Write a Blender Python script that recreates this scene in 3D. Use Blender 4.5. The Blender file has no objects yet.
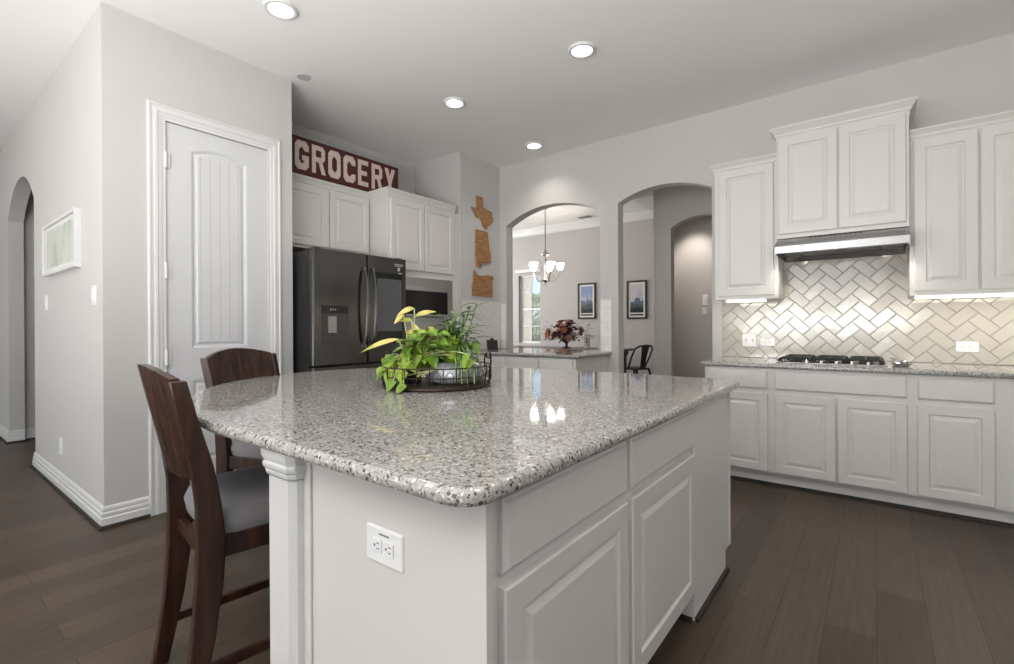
import bpy, bmesh, math, random
from mathutils import Vector, Matrix
random.seed(7)
S = bpy.context.scene
COL = S.collection
PI = math.pi

# ------------------------------------------------------------------ camera, world, light, exposure
W_, H_ = 1014, 664
FPX, YAW, PITCH, ROLL, CYP = 480.0, math.radians(37.5), math.radians(-0.07), math.radians(-0.31), 326.66
CAMZ = 1.2
def make_camera():
    cp, sp = math.cos(PITCH), math.sin(PITCH)
    fw = Vector((-math.sin(YAW)*cp, math.cos(YAW)*cp, sp)); rt = Vector((math.cos(YAW), math.sin(YAW), 0)); up = rt.cross(fw)
    c, s = math.cos(ROLL), math.sin(ROLL)
    rt, up = c*rt + s*up, -s*rt + c*up
    cam = bpy.data.cameras.new('camera'); o = bpy.data.objects.new('camera', cam); COL.objects.link(o)
    m = Matrix((rt, up, -fw)).transposed().to_4x4(); m.translation = (0, 0, CAMZ)
    o.matrix_world = m
    cam.sensor_fit = 'HORIZONTAL'; cam.sensor_width = 36; cam.lens = FPX/W_*36
    cam.shift_x = 0.0; cam.shift_y = -(H_/2 - CYP)/W_
    cam.clip_start = .02; cam.clip_end = 200
    S.camera = o
make_camera()

wd = bpy.data.worlds.new('world'); S.world = wd; wd.use_nodes = True
nt = wd.node_tree; nt.nodes.clear()
wo = nt.nodes.new('ShaderNodeOutputWorld'); wb = nt.nodes.new('ShaderNodeBackground')
sky = nt.nodes.new('ShaderNodeTexSky'); sky.sky_type = 'HOSEK_WILKIE'; sky.sun_direction = (.4, -.6, .7); sky.turbidity = 2.4
nt.links.new(sky.outputs[0], wb.inputs[0]); nt.links.new(wb.outputs[0], wo.inputs[0]); wb.inputs[1].default_value = 2.8

S.view_settings.view_transform = 'Standard'; S.view_settings.look = 'None'
S.view_settings.gamma = 1; S.view_settings.use_curve_mapping = False
S.view_settings.exposure = 0.58

def area(name, loc, aim, sx, sy, power, color=(1, 1, 1), spread=180):
    l = bpy.data.lights.new(name, 'AREA'); l.shape = 'RECTANGLE'; l.size = sx; l.size_y = sy; l.energy = power; l.color = color
    l.spread = math.radians(spread)
    o = bpy.data.objects.new(name, l); COL.objects.link(o); o.location = loc
    o.rotation_euler = (Vector(aim)).to_track_quat('-Z', 'Y').to_euler()
    return o
DAY = (1.0, .985, .96)
area('back_window_daylight', (-6.2, -5.85, 1.75), (0, 1, .2), 3.4, 2.3, 42, DAY)
area('back_window_daylight', (-1.6, -5.85, 1.75), (0, 1, .2), 3.4, 2.3, 58, DAY)
area('added_ceiling_fill', (-.7, -1.6, 1.3), (-.06, .2, 1), 2.4, 2.4, 178, DAY)  # three unseen upward fill lamps, added to brighten the ceiling
area('added_ceiling_fill', (-4.6, -2.2, .9), (0, .25, 1), 3.0, 2.4, 34, DAY)
area('added_ceiling_fill', (2.5, 1.5, .6), (-.3, .1, 1), 1.2, 1.6, 8, DAY)
area('added_dining_fill', (-8.9, 7.2, 1.8), (1, .1, 0), 2.6, 2.0, 115, DAY)  # added fill lamp to brighten the dining room; its side wall has no window
su = bpy.data.lights.new('sun', 'SUN'); su.energy = 2.6; su.angle = math.radians(1); su.color = (1, .94, .82)
so = bpy.data.objects.new('sun', su); COL.objects.link(so); so.rotation_euler = Vector((-.62, .02, -.78)).to_track_quat('-Z', 'Y').to_euler()
area('side_window_daylight', (3.38, -2.2, 1.75), (-1, .25, .2), 3.0, 2.2, 7, DAY)

# ------------------------------------------------------------------ materials
MATS = {}
def pmat(name, col, rough=.5, metal=0.0, var=.0, vscale=8.0, bump=0.0, bscale=60.0, spec=None, coat=0, stretch=(1, 1, 1)):
    if name in MATS: return MATS[name]
    m = bpy.data.materials.new(name); m.use_nodes = True; n = m.node_tree.nodes; L = m.node_tree.links
    b = n['Principled BSDF']; b.inputs['Roughness'].default_value = rough; b.inputs['Metallic'].default_value = metal
    if spec is not None: b.inputs['Specular IOR Level'].default_value = spec
    if coat: b.inputs['Coat Weight'].default_value = coat; b.inputs['Coat Roughness'].default_value = .1
    tc = n.new('ShaderNodeTexCoord'); mp = n.new('ShaderNodeMapping'); mp.inputs['Scale'].default_value = stretch
    L.new(tc.outputs['Object'], mp.inputs[0])
    ns = n.new('ShaderNodeTexNoise'); ns.inputs['Scale'].default_value = vscale; ns.inputs['Detail'].default_value = 4
    L.new(mp.outputs[0], ns.inputs['Vector'])
    mx = n.new('ShaderNodeMix'); mx.data_type = 'RGBA'
    mx.inputs[6].default_value = (*[max(0, c*(1-var)) for c in col], 1); mx.inputs[7].default_value = (*[min(1, c*(1+var)) for c in col], 1)
    L.new(ns.outputs['Fac'], mx.inputs[0]); L.new(mx.outputs[2], b.inputs['Base Color'])
    if bump:
        n2 = n.new('ShaderNodeTexNoise'); n2.inputs['Scale'].default_value = bscale; L.new(mp.outputs[0], n2.inputs['Vector'])
        bp = n.new('ShaderNodeBump'); bp.inputs['Strength'].default_value = bump; bp.inputs['Distance'].default_value = .004
        L.new(n2.outputs['Fac'], bp.inputs['Height']); L.new(bp.outputs[0], b.inputs['Normal'])
    MATS[name] = m
    return m
def emit(name, col, st):
    if name in MATS: return MATS[name]
    m = bpy.data.materials.new(name); m.use_nodes = True; b = m.node_tree.nodes['Principled BSDF']
    b.inputs['Base Color'].default_value = (*col, 1); b.inputs['Emission Color'].default_value = (*col, 1); b.inputs['Emission Strength'].default_value = st
    MATS[name] = m
    return m
def glass_mat(name, col=(1, 1, 1), rough=0.0, alpha=.12):
    m = bpy.data.materials.new(name); m.use_nodes = True; b = m.node_tree.nodes['Principled BSDF']
    b.inputs['Base Color'].default_value = (*col, 1); b.inputs['Roughness'].default_value = rough; b.inputs['Alpha'].default_value = alpha
    b.inputs['Specular IOR Level'].default_value = .6
    MATS[name] = m
    return m
def ramp(n, pts):
    r = n.new('ShaderNodeValToRGB'); e = r.color_ramp.elements
    while len(e) < len(pts): e.new(.5)
    for i, (p, c) in enumerate(pts): e[i].position = p; e[i].color = (*c, 1)
    return r

def granite():
    m = bpy.data.materials.new('granite'); m.use_nodes = True; n = m.node_tree.nodes; L = m.node_tree.links
    b = n['Principled BSDF']; b.inputs['Roughness'].default_value = .045; b.inputs['Specular IOR Level'].default_value = .6
    tc = n.new('ShaderNodeTexCoord')
    ns = n.new('ShaderNodeTexNoise'); ns.inputs['Scale'].default_value = 75; ns.inputs['Detail'].default_value = 6; ns.inputs['Roughness'].default_value = .8
    L.new(tc.outputs['Object'], ns.inputs['Vector'])
    base = ramp(n, [(.36, (.21, .20, .187)), (.47, (.34, .33, .315)), (.62, (.47, .46, .44))])
    L.new(ns.outputs['Fac'], base.inputs[0])
    cur = base.outputs[0]
    warp = n.new('ShaderNodeTexNoise'); warp.inputs['Scale'].default_value = 90; warp.inputs['Detail'].default_value = 2
    L.new(tc.outputs['Object'], warp.inputs['Vector'])
    wm = n.new('ShaderNodeVectorMath'); wm.operation = 'MULTIPLY_ADD'; wm.inputs[1].default_value = (.014, .014, .014)
    L.new(warp.outputs['Color'], wm.inputs[0]); L.new(tc.outputs['Object'], wm.inputs[2])
    for sc, thr, rad, col in ((92, .13, .42, (.04, .034, .03)), (118, .17, .42, (.10, .085, .075)), (170, .16, .5, (.07, .065, .062)), (130, .10, .5, (.68, .67, .64))):
        v = n.new('ShaderNodeTexVoronoi'); v.inputs['Scale'].default_value = sc; L.new(wm.outputs[0], v.inputs['Vector'])
        sp = n.new('ShaderNodeSeparateColor'); L.new(v.outputs['Color'], sp.inputs[0])
        a = n.new('ShaderNodeMath'); a.operation = 'LESS_THAN'; a.inputs[1].default_value = thr; L.new(sp.outputs[0], a.inputs[0])
        d = n.new('ShaderNodeMath'); d.operation = 'LESS_THAN'; d.inputs[1].default_value = rad; L.new(v.outputs['Distance'], d.inputs[0])
        mu = n.new('ShaderNodeMath'); mu.operation = 'MULTIPLY'; L.new(a.outputs[0], mu.inputs[0]); L.new(d.outputs[0], mu.inputs[1])
        m2 = n.new('ShaderNodeMath'); m2.operation = 'MULTIPLY'; m2.inputs[1].default_value = .9; L.new(mu.outputs[0], m2.inputs[0])
        mx = n.new('ShaderNodeMix'); mx.data_type = 'RGBA'; L.new(m2.outputs[0], mx.inputs[0]); L.new(cur, mx.inputs[6]); mx.inputs[7].default_value = (*col, 1)
        cur = mx.outputs[2]
    L.new(cur, b.inputs['Base Color'])
    return m
def woodfloor():
    m = bpy.data.materials.new('wood_floor'); m.use_nodes = True; n = m.node_tree.nodes; L = m.node_tree.links
    b = n['Principled BSDF']; b.inputs['Roughness'].default_value = .38; b.inputs['Specular IOR Level'].default_value = .35
    tc = n.new('ShaderNodeTexCoord'); mp = n.new('ShaderNodeMapping'); mp.inputs['Rotation'].default_value = (0, 0, PI/2); L.new(tc.outputs['Object'], mp.inputs[0])
    br = n.new('ShaderNodeTexBrick'); br.inputs['Scale'].default_value = 1; br.inputs['Brick Width'].default_value = 1.15; br.inputs['Row Height'].default_value = .165
    br.inputs['Mortar Size'].default_value = .0016; br.inputs['Color1'].default_value = (.064, .044, .032, 1); br.inputs['Color2'].default_value = (.098, .069, .050, 1)
    br.inputs['Mortar'].default_value = (.03, .021, .016, 1); br.offset = .37
    L.new(mp.outputs[0], br.inputs[0])
    m2 = n.new('ShaderNodeMapping'); m2.inputs['Scale'].default_value = (26, 1.6, 1); L.new(tc.outputs['Object'], m2.inputs[0])
    ns = n.new('ShaderNodeTexNoise'); ns.inputs['Scale'].default_value = 2.2; ns.inputs['Detail'].default_value = 6; L.new(m2.outputs[0], ns.inputs['Vector'])
    rp = ramp(n, [(.3, (.78, .78, .78)), (.7, (1.15, 1.13, 1.1))]); L.new(ns.outputs['Fac'], rp.inputs[0])
    mx = n.new('ShaderNodeMix'); mx.data_type = 'RGBA'; mx.blend_type = 'MULTIPLY'; mx.inputs[0].default_value = 1; L.new(br.outputs['Color'], mx.inputs[6]); L.new(rp.outputs[0], mx.inputs[7])
    L.new(mx.outputs[2], b.inputs['Base Color'])
    bp = n.new('ShaderNodeBump'); bp.inputs['Strength'].default_value = .25; bp.inputs['Distance'].default_value = .002; L.new(ns.outputs['Fac'], bp.inputs['Height']); L.new(bp.outputs[0], b.inputs['Normal'])
    return m
def darkwood(name, c1, c2, rough=.35, sc=(30, 30, 2.2)):
    m = bpy.data.materials.new(name); m.use_nodes = True; n = m.node_tree.nodes; L = m.node_tree.links
    b = n['Principled BSDF']; b.inputs['Roughness'].default_value = rough
    tc = n.new('ShaderNodeTexCoord'); mp = n.new('ShaderNodeMapping'); mp.inputs['Scale'].default_value = sc; L.new(tc.outputs['Object'], mp.inputs[0])
    ns = n.new('ShaderNodeTexNoise'); ns.inputs['Scale'].default_value = 1.5; ns.inputs['Detail'].default_value = 6; L.new(mp.outputs[0], ns.inputs['Vector'])
    rp = ramp(n, [(.34, c1), (.68, c2)]); L.new(ns.outputs['Fac'], rp.inputs[0]); L.new(rp.outputs[0], b.inputs['Base Color'])
    return m
def brickmat():
    m = bpy.data.materials.new('outside_brick'); m.use_nodes = True; n = m.node_tree.nodes; L = m.node_tree.links
    b = n['Principled BSDF']; b.inputs['Roughness'].default_value = .9
    tc = n.new('ShaderNodeTexCoord'); mp = n.new('ShaderNodeMapping'); mp.inputs['Rotation'].default_value = (PI/2, 0, PI/2); L.new(tc.outputs['Object'], mp.inputs[0])
    br = n.new('ShaderNodeTexBrick'); br.inputs['Scale'].default_value = 1; br.inputs['Brick Width'].default_value = .22; br.inputs['Row Height'].default_value = .075; br.inputs['Mortar Size'].default_value = .008
    br.inputs['Color1'].default_value = (.40, .28, .12, 1); br.inputs['Color2'].default_value = (.26, .18, .08, 1); br.inputs['Mortar'].default_value = (.5, .45, .36, 1)
    L.new(mp.outputs[0], br.inputs[0]); L.new(br.outputs['Color'], b.inputs['Base Color'])
    return m

M_WALL = pmat('wall_paint', (.555, .546, .535), .75, var=.02, vscale=2, bump=.05, bscale=240)
M_DWALL = pmat('dining_wall_paint', (.47, .45, .44), .75, var=.02, vscale=2)
M_CEIL = pmat('ceiling_paint', (.84, .84, .835), .85, var=.015, vscale=2, bump=.05, bscale=160)
M_TRIM = pmat('white_trim', (.69, .69, .69), .35, var=.015)
M_CAB = pmat('cabinet_paint', (.66, .648, .625), .38, var=.02, vscale=5)
M_DOORP = pmat('door_paint', (.63, .637, .655), .38, var=.015)
M_GRAN = granite(); M_FLOOR = woodfloor()
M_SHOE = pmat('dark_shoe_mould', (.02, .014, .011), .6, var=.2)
M_CHAIR = darkwood('espresso_wood', (.018, .007, .005), (.062, .023, .014), .28)
M_FABRIC = pmat('seat_fabric', (.25, .24, .245), .9, var=.10, vscale=14, bump=.3, bscale=420)
M_STEEL = pmat('stainless', (.36, .36, .365), .24, 1.0, var=.06, vscale=3, stretch=(1, 1, 40))
M_BSTEEL = pmat('black_stainless', (.125, .12, .115), .17, 1.0, var=.12, vscale=2, stretch=(1, 8, .6))
M_BLACK = pmat('gloss_black', (.008, .008, .008), .15, var=.1)
M_MBLACK = pmat('matte_black', (.012, .012, .012), .5, var=.2)
M_SCREEN = pmat('grey_screen', (.10, .105, .11), .12, var=.1, vscale=3)
M_PLATE = pmat('white_plastic', (.82, .82, .83), .35, var=.01)
M_SLOT = pmat('dark_slot', (.10, .10, .12), .5, var=.1)
M_SIGNR = pmat('sign_red_paint', (.066, .008, .008), .6, var=.25, vscale=24)
M_SIGNW = pmat('sign_cream_paint', (.62, .50, .45), .7, var=.25, vscale=40)
M_CUT = darkwood('cut_wood', (.25, .12, .045), (.46, .25, .11), .5, (6, 6, 26))
M_TILE = pmat('glazed_tile', (.50, .478, .432), .10, var=.06, vscale=5, bump=.12, bscale=26, spec=.6)
M_GROUT = pmat('grout', (.36, .33, .29), .9, var=.05)
M_WTILE = pmat('white_subway_tile', (.80, .80, .78), .12, var=.02)
M_WGROUT = pmat('pale_grout', (.62, .61, .59), .9, var=.03)
M_IRON = pmat('cast_iron', (.015, .015, .015), .55, var=.2)
M_BRZ = pmat('dark_bronze_wire', (.05, .035, .028), .4, .8, var=.3, vscale=30)
M_NICK = pmat('brushed_nickel', (.34, .32, .30), .3, 1.0, var=.05)
M_OVEN = pmat('oven_steel', (.62, .62, .61), .3, 1.0, var=.06, vscale=3, stretch=(1, 40, 1))
M_LENS = emit('lamp_lens', (1, .97, .92), 5)
M_CHSH = emit('frosted_shade', (1, .95, .87), 9)
M_STRIP = emit('light_strip', (1, .93, .80), 5)
M_HLAMP = emit('hood_lamp_lens', (1, .95, .86), 16)
M_GLASS = glass_mat('window_glass')
M_CHROME = pmat('chrome', (.72, .72, .72), .1, 1.0, var=.03)

# ------------------------------------------------------------------ mesh builder
class MB:
    def __init__(s): s.v = []; s.f = []; s.m = []; s.s = []
    def add(s, vs, fs, mi=0, sm=False):
        k = len(s.v); s.v += [tuple(p) for p in vs]
        for f in fs: s.f.append([k+i for i in f]); s.m.append(mi); s.s.append(sm)
        return s
    def box(s, x0, x1, y0, y1, z0, z1, mi=0):
        vs = [(x, y, z) for x in (x0, x1) for y in (y0, y1) for z in (z0, z1)]
        return s.add(vs, [(0, 1, 3, 2), (4, 6, 7, 5), (0, 4, 5, 1), (2, 3, 7, 6), (0, 2, 6, 4), (1, 5, 7, 3)], mi)
    def loops(s, Ls, mi=0, sm=False, cap0=True, cap1=True, closed=True):
        n = len(Ls[0]); vs = [p for l in Ls for p in l]; fs = []
        for i in range(len(Ls)-1):
            for j in range(n if closed else n-1):
                a = i*n+j; b = i*n+(j+1) % n
                fs.append((a, b, b+n, a+n))
        if cap0: fs.append(tuple(range(n-1, -1, -1)))
        if cap1: fs.append(tuple((len(Ls)-1)*n+j for j in range(n)))
        return s.add(vs, fs, mi, sm)
    def prism(s, poly, F, d0, d1, mi=0):
        return s.loops([[F(u, v, d0) for u, v in poly], [F(u, v, d1) for u, v in poly]], mi)
    def tube(s, path, r, n=8, mi=0, closed=False, caps=True):
        P = [Vector(p) for p in path]; N = len(P); Ls = []
        up = Vector((0, 0, 1)); prev = None
        for i, p in enumerate(P):
            if closed: t = P[(i+1) % N]-P[i-1]
            else: t = P[min(i+1, N-1)]-P[max(i-1, 0)]
            t.normalize()
            if prev is None:
                a = t.cross(up)
                if a.length < .05: a = t.cross(Vector((1, 0, 0)))
            else: a = prev - t*prev.dot(t)
            a.normalize(); prev = a; b = t.cross(a)
            rr = r[i] if isinstance(r, (list, tuple)) else r
            Ls.append([p + (a*math.cos(2*PI*k/n)+b*math.sin(2*PI*k/n))*rr for k in range(n)])
        if closed: Ls.append(Ls[0]); caps = False
        return s.loops(Ls, mi, True, caps, caps)
    def lathe(s, prof, c, n=24, mi=0, axis='z', cap0=False, cap1=False):
        Ls = []
        for r, h in prof:
            l = []
            for k in range(n):
                a = 2*PI*k/n
                if axis == 'z': l.append((c[0]+r*math.cos(a), c[1]+r*math.sin(a), c[2]+h))
                elif axis == 'x': l.append((c[0]+h, c[1]+r*math.cos(a), c[2]+r*math.sin(a)))
                else: l.append((c[0]+r*math.cos(a), c[1]+h, c[2]+r*math.sin(a)))
            Ls.append(l)
        return s.loops(Ls, mi, True, cap0, cap1)
    def ball(s, c, r, n=12, mi=0, sz=1.0):
        prof = [(max(1e-4, r*math.sin(PI*i/(n//2+2))), -r*sz*math.cos(PI*i/(n//2+2))) for i in range(n//2+3)]
        return s.lathe(prof, c, n, mi)
    def sweep(s, secs, mi=0, sm=False):      # list of 4-corner (or n-corner) loops
        return s.loops(secs, mi, sm)
    def build(s, name, mats, parent=None, root=None, bevel=0, kind=None, label=None, sharp=35, segs=2, origin=None, sub=0):
        if not isinstance(mats, (list, tuple)): mats = [mats]
        if root is None: root = parent
        if parent is not None and root is parent and parent.get('_root') is not None:
            off = Vector(parent['_root'])
        elif parent is not None: off = Vector(root.location)
        elif origin is not None: off = Vector(origin)
        else:
            xs, ys, zs = zip(*s.v); off = Vector(((min(xs)+max(xs))/2, (min(ys)+max(ys))/2, min(zs)))
        me = bpy.data.meshes.new(name)
        me.from_pydata([tuple(Vector(p)-off) for p in s.v], [], s.f)
        for m in mats: me.materials.append(m)
        for p, mi, sm in zip(me.polygons, s.m, s.s): p.material_index = mi; p.use_smooth = sm
        bm = bmesh.new(); bm.from_mesh(me); bmesh.ops.recalc_face_normals(bm, faces=bm.faces); bm.to_mesh(me); bm.free()
        if any(s.s):
            me.set_sharp_from_angle(angle=math.radians(sharp))
            if not all(s.s):
                at = me.attributes.get('sharp_edge') or me.attributes.new('sharp_edge', 'BOOLEAN', 'EDGE')
                ek = {tuple(sorted(e.vertices)): e.index for e in me.edges}
                for p, sm in zip(me.polygons, s.s):
                    if not sm:
                        for k in p.edge_keys: at.data[ek[tuple(sorted(k))]].value = True
        o = bpy.data.objects.new(name, me); COL.objects.link(o)
        if parent is not None:
            o.parent = parent; o['_root'] = tuple(off)
        else: o.location = off
        if bevel:
            b = o.modifiers.new('bevel', 'BEVEL'); b.width = bevel; b.segments = segs; b.limit_method = 'ANGLE'; b.angle_limit = math.radians(40)
        if sub:
            b = o.modifiers.new('sub', 'SUBSURF'); b.levels = sub; b.render_levels = sub
        if kind: o['kind'] = kind
        if label: o['label'] = label
        return o
def tag(o, label, cat, group=None):
    o['label'] = label; o['category'] = cat
    if group: o['group'] = group
    return o
def thing(name, label, cat, loc=(0, 0, 0), group=None):
    o = bpy.data.objects.new(name, None); COL.objects.link(o); o.location = loc; o.empty_display_size = .1
    return tag(o, label, cat, group)
def copy_tree(o, parent=None):
    c = o.copy(); COL.objects.link(c)
    if parent is not None: c.parent = parent
    for ch in list(o.children): copy_tree(ch, c)
    return c
def FY(y0): return lambda u, v, w: (u, y0-w, v)      # faces -Y
def FX(x0): return lambda u, v, w: (x0+w, u, v)      # faces +X
def rect(F, u0, u1, v0, v1, w, i=0): return [F(u0+i, v0+i, w), F(u1-i, v0+i, w), F(u1-i, v1-i, w), F(u0+i, v1-i, w)]
def door_panel(F, u0, u1, v0, v1, w0, t=.02, rail=.055):
    m = MB(); R = lambda i, w: rect(F, u0, u1, v0, v1, w0+w, i)
    m.loops([R(0, 0), R(0, t-.004), R(.004, t), R(rail, t), R(rail+.005, t-.008), R(rail+.014, t-.008), R(rail+.034, t-.001)])
    return m
def drawer_panel(F, u0, u1, v0, v1, w0, t=.02):
    m = MB(); R = lambda i, w: rect(F, u0, u1, v0, v1, w0+w, i)
    m.loops([R(0, 0), R(0, t-.008), R(.006, t-.005), R(.010, t)])
    return m
def crown(F, u0, u1, wf, v0, prof, L=True, R=True, wb=0.0):
    m = MB(); Ls = []
    for o, dz in prof:
        Ls.append([F(u0-o*L, v0+dz, wb), F(u0-o*L, v0+dz, wf+o), F(u1+o*R, v0+dz, wf+o), F(u1+o*R, v0+dz, wb)])
    m.loops(Ls)
    return m
CROWN = [(.003, -.03), (.004, 0), (.012, .006), (.016, .02), (.03, .04), (.036, .045), (.036, .058)]

# ------------------------------------------------------------------ room dimensions
CH = 3.16; XP = -3.68; YP = .81; YE = 1.995; XA = -4.43; YS = 3.95; YW = 4.66; YW2 = 4.79
XL, XR, YB = -10.0, 3.5, -6.0
DCH = 3.55; YFAR = 9.6
def struct(o): o['kind'] = 'structure'; return o
def arc_z(x, x0, x1, zs, za):      # circular segment arch
    h = za-zs; c = (x1-x0)/2; R = (c*c+h*h)/(2*h); d = x-(x0+x1)/2
    return za-R+math.sqrt(max(0, R*R-d*d))
def wall_run(m, x0, x1, y0, y1, ztop, holes, z0=0.0):
    """wall parallel to X between y0..y1 with arched holes (a, b, sill, spring, apex)"""
    cur = x0
    for a, b, sill, zs, za in sorted(holes):
        if a > cur: m.box(cur, a, y0, y1, z0, ztop)
        N = 24; xs = [a+(b-a)*i/N for i in range(N+1)]; zz = [arc_z(x, a, b, zs, za) for x in xs]
        for i in range(N):
            xa, xb, za_, zb_ = xs[i], xs[i+1], zz[i], zz[i+1]
            m.add([(xa, y0, za_), (xb, y0, zb_), (xb, y0, ztop), (xa, y0, ztop), (xa, y1, za_), (xb, y1, zb_), (xb, y1, ztop), (xa, y1, ztop)],
                  [(0, 1, 2, 3), (5, 4, 7, 6), (0, 4, 5, 1), (3, 2, 6, 7)])
        if sill > z0: m.box(a, b, y0, y1, z0, sill)
        cur = b
    if x1 > cur: m.box(cur, x1, y0, y1, z0, ztop)
    return m

# ------------------------------------------------------------------ structure
m = MB(); m.box(XL-.2, XR+.2, YB-.2, YFAR+.2, -.15, 0); struct(m.build('floor', M_FLOOR, origin=(0, 0, 0)))
m = MB(); m.box(XL-.2, XR+.2, YB-.2, YW2, CH, CH+.6); m.box(XL-.2, XR+.2, YW2, YFAR+.2, DCH, DCH+.21)
struct(m.build('ceiling', M_CEIL, origin=(0, 0, CH)))
# left hall wall with arch
m = MB(); wall_run(m, XL, XP-.12, YP, YP+.118, CH, [(-7.2, -5.79, 0, 2.33, 2.64)])
m.box(XP-.12, XP, YP, 1.125, 0, CH); m.box(XP-.12, XP, 1.82, YE, 0, CH); m.box(XP-.12, XP, 1.125, 1.82, 2.565, CH)
m.box(XA-.12, XP-.12, YE-.12, YE, 0, CH)
struct(m.build('wall_left', M_WALL, origin=(XP, YP, 0)))
m = MB(); m.box(-7.42, -7.26, YP+.118, 4.6, 0, CH); m.box(-5.7, -5.6, YP+.118, 4.6, 0, CH); m.box(-7.42, -5.6, 4.6, 4.7, 0, CH)
struct(m.build('wall_hall', M_WALL))
# alcove
m = MB(); m.box(XA-.12, XA, YE, YS, 0, CH); m.box(XA-.12, XP-.12, YS, YS+.12, 0, CH); m.box(XP-.12, XP, YS, YW2, 0, CH)
struct(m.build('wall_alcove', M_WALL))
# arch wall + cooktop wall
m = MB(); wall_run(m, XP-.12, XR, YW, YW2, DCH, [(-3.58, -2.32, .893, 2.42, 2.592), (-2.117, -1.19, 0, 2.47, 2.58)])
struct(m.build('wall_arches', M_WALL, origin=(-2, YW, 0)))
# dining room shell
WX0, WX1, WZ0, WZ1 = -7.0, -6.36, .78, 2.44
m = MB(); m.box(-9.2, WX0, YFAR, YFAR+.15, 0, DCH); m.box(WX1, -2.0, YFAR, YFAR+.15, 0, DCH); m.box(WX0, WX1, YFAR, YFAR+.15, 0, WZ0); m.box(WX0, WX1, YFAR, YFAR+.15, WZ1, DCH)
m.box(-9.2, -9.05, YW2, YFAR, 0, DCH); m.box(-9.2, XP-.12, YW, YW2, 0, DCH)
struct(m.build('wall_dining', M_DWALL))
m = MB(); wall_run(m, -2.238, -.9, 6.0, 6.12, DCH, [(-2.02, -1.31, 0, 2.412, 2.525)])
m.loops([[(-2.238, 6.12, z), (-2.19, 6.12, z), (-2.56, 7.2, z), (-2.62, 7.2, z)] for z in (0, DCH)]); m.box(-1.0, -.9, YW2, 7.3, 0, DCH); m.box(-2.62, -1.0, 7.2, 7.3, 0, DCH); m.box(-2.0, -1.9, 7.3, YFAR, 0, DCH)
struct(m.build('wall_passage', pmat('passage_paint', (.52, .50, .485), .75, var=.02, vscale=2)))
m = MB(); m.box(-2.62, -1.0, 6.16, 7.2, 2.9, 2.98); struct(m.build('ceiling', M_CEIL))
# shell behind the camera
m = MB()
def win_wall_y(m, y0, y1, x0, x1, zt, wins):
    cur = x0
    for a, b, z0, z1 in wins:
        m.box(cur, a, y0, y1, 0, zt); m.box(a, b, y0, y1, 0, z0); m.box(a, b, y0, y1, z1, zt); cur = b
    m.box(cur, x1, y0, y1, 0, zt)
win_wall_y(m, YB-.15, YB, XL, XR, CH, [(-7.9, -4.5, .6, 2.9), (-3.3, .1, .6, 2.9)])
struct(m.build('wall_back', M_WALL))
m = MB(); m.box(XL-.15, XL, YB, YP, 0, CH); struct(m.build('wall_far_left', M_WALL))
m = MB(); m.box(XR, XR+.15, YB, -3.7, 0, CH); m.box(XR, XR+.15, -.7, YW, 0, CH); m.box(XR, XR+.15, -3.7, -.7, 0, .65); m.box(XR, XR+.15, -3.7, -.7, 2.85, CH)
struct(m.build('wall_right', M_WALL))
def window(name, cells, axis, pos, t=.06, mats=(M_TRIM, M_GLASS), nx=3, nz=2):
    a, b, z0, z1 = cells
    m = MB(); g = MB()
    def bx(mm, p, q, r, s, d0, d1):
        if axis == 'y': mm.box(p, q, pos+d0, pos+d1, r, s)
        else: mm.box(pos+d0, pos+d1, p, q, r, s)
    fw = .045
    bx(m, a, a+fw, z0, z1, 0, t); bx(m, b-fw, b, z0, z1, 0, t); bx(m, a+fw, b-fw, z0, z0+fw, 0, t); bx(m, a+fw, b-fw, z1-fw, z1, 0, t)
    for i in range(1, nx):
        x = a+(b-a)*i/nx; bx(m, x-.012, x+.012, z0+fw, z1-fw, .01, t-.01)
    for i in range(1, nz):
        z = z0+(z1-z0)*i/nz; w = .02 if nz % 2 == 0 and i == nz//2 else .009
        bx(m, a+fw, b-fw, z-w, z+w, .012, t-.012)
    o = struct(m.build(name, mats[0]))
    bx(g, a+fw, b-fw, z0+fw, z1-fw, t/2-.003, t/2+.003); g.build('pane', mats[1], o, kind='structure')['_root'] = (0, 0, 0)
    o.children[0].location = (0, 0, 0)
    return o
def window2(*a, **k):
    o = window(*a, **k)
    return o
# panes must be offset from the frame's own origin
_old = MB.build
def _build(s, name, mats, parent=None, **k):
    if parent is not None and parent.type == 'MESH' and parent.parent is None and parent.get('_root') is None:
        parent['_root'] = tuple(parent.location)
    return _old(s, name, mats, parent, **k)
MB.build = _build
window('window_1', (WX0, WX1, WZ0, WZ1), 'y', YFAR+.07, nx=2, nz=4)
window('window_2', (-7.9, -4.5, .6, 2.9), 'y', YB-.1)
window('window_3', (-3.3, .1, .6, 2.9), 'y', YB-.1)
window('window_4', (-3.7, -.7, .65, 2.85), 'x', XR+.04)
# window head ledge and crown in the dining room
m = MB(); m.box(WX0-.08, WX1+.02, YFAR-.05, YFAR, 2.5, 2.58); struct(m.build('trim_4', M_TRIM, bevel=.006))
m = MB(); F = lambda u, v, w: (u, YFAR-w, v)
prof = [(0, DCH-.17), (.012, DCH-.17), (.018, DCH-.13), (.05, DCH-.07), (.085, DCH-.03), (.095, DCH), (0, DCH)]
m.loops([[F(u, z, w) for w, z in prof] for u in (-9.05, -2.24)]); struct(m.build('trim_5', M_TRIM))
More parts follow.
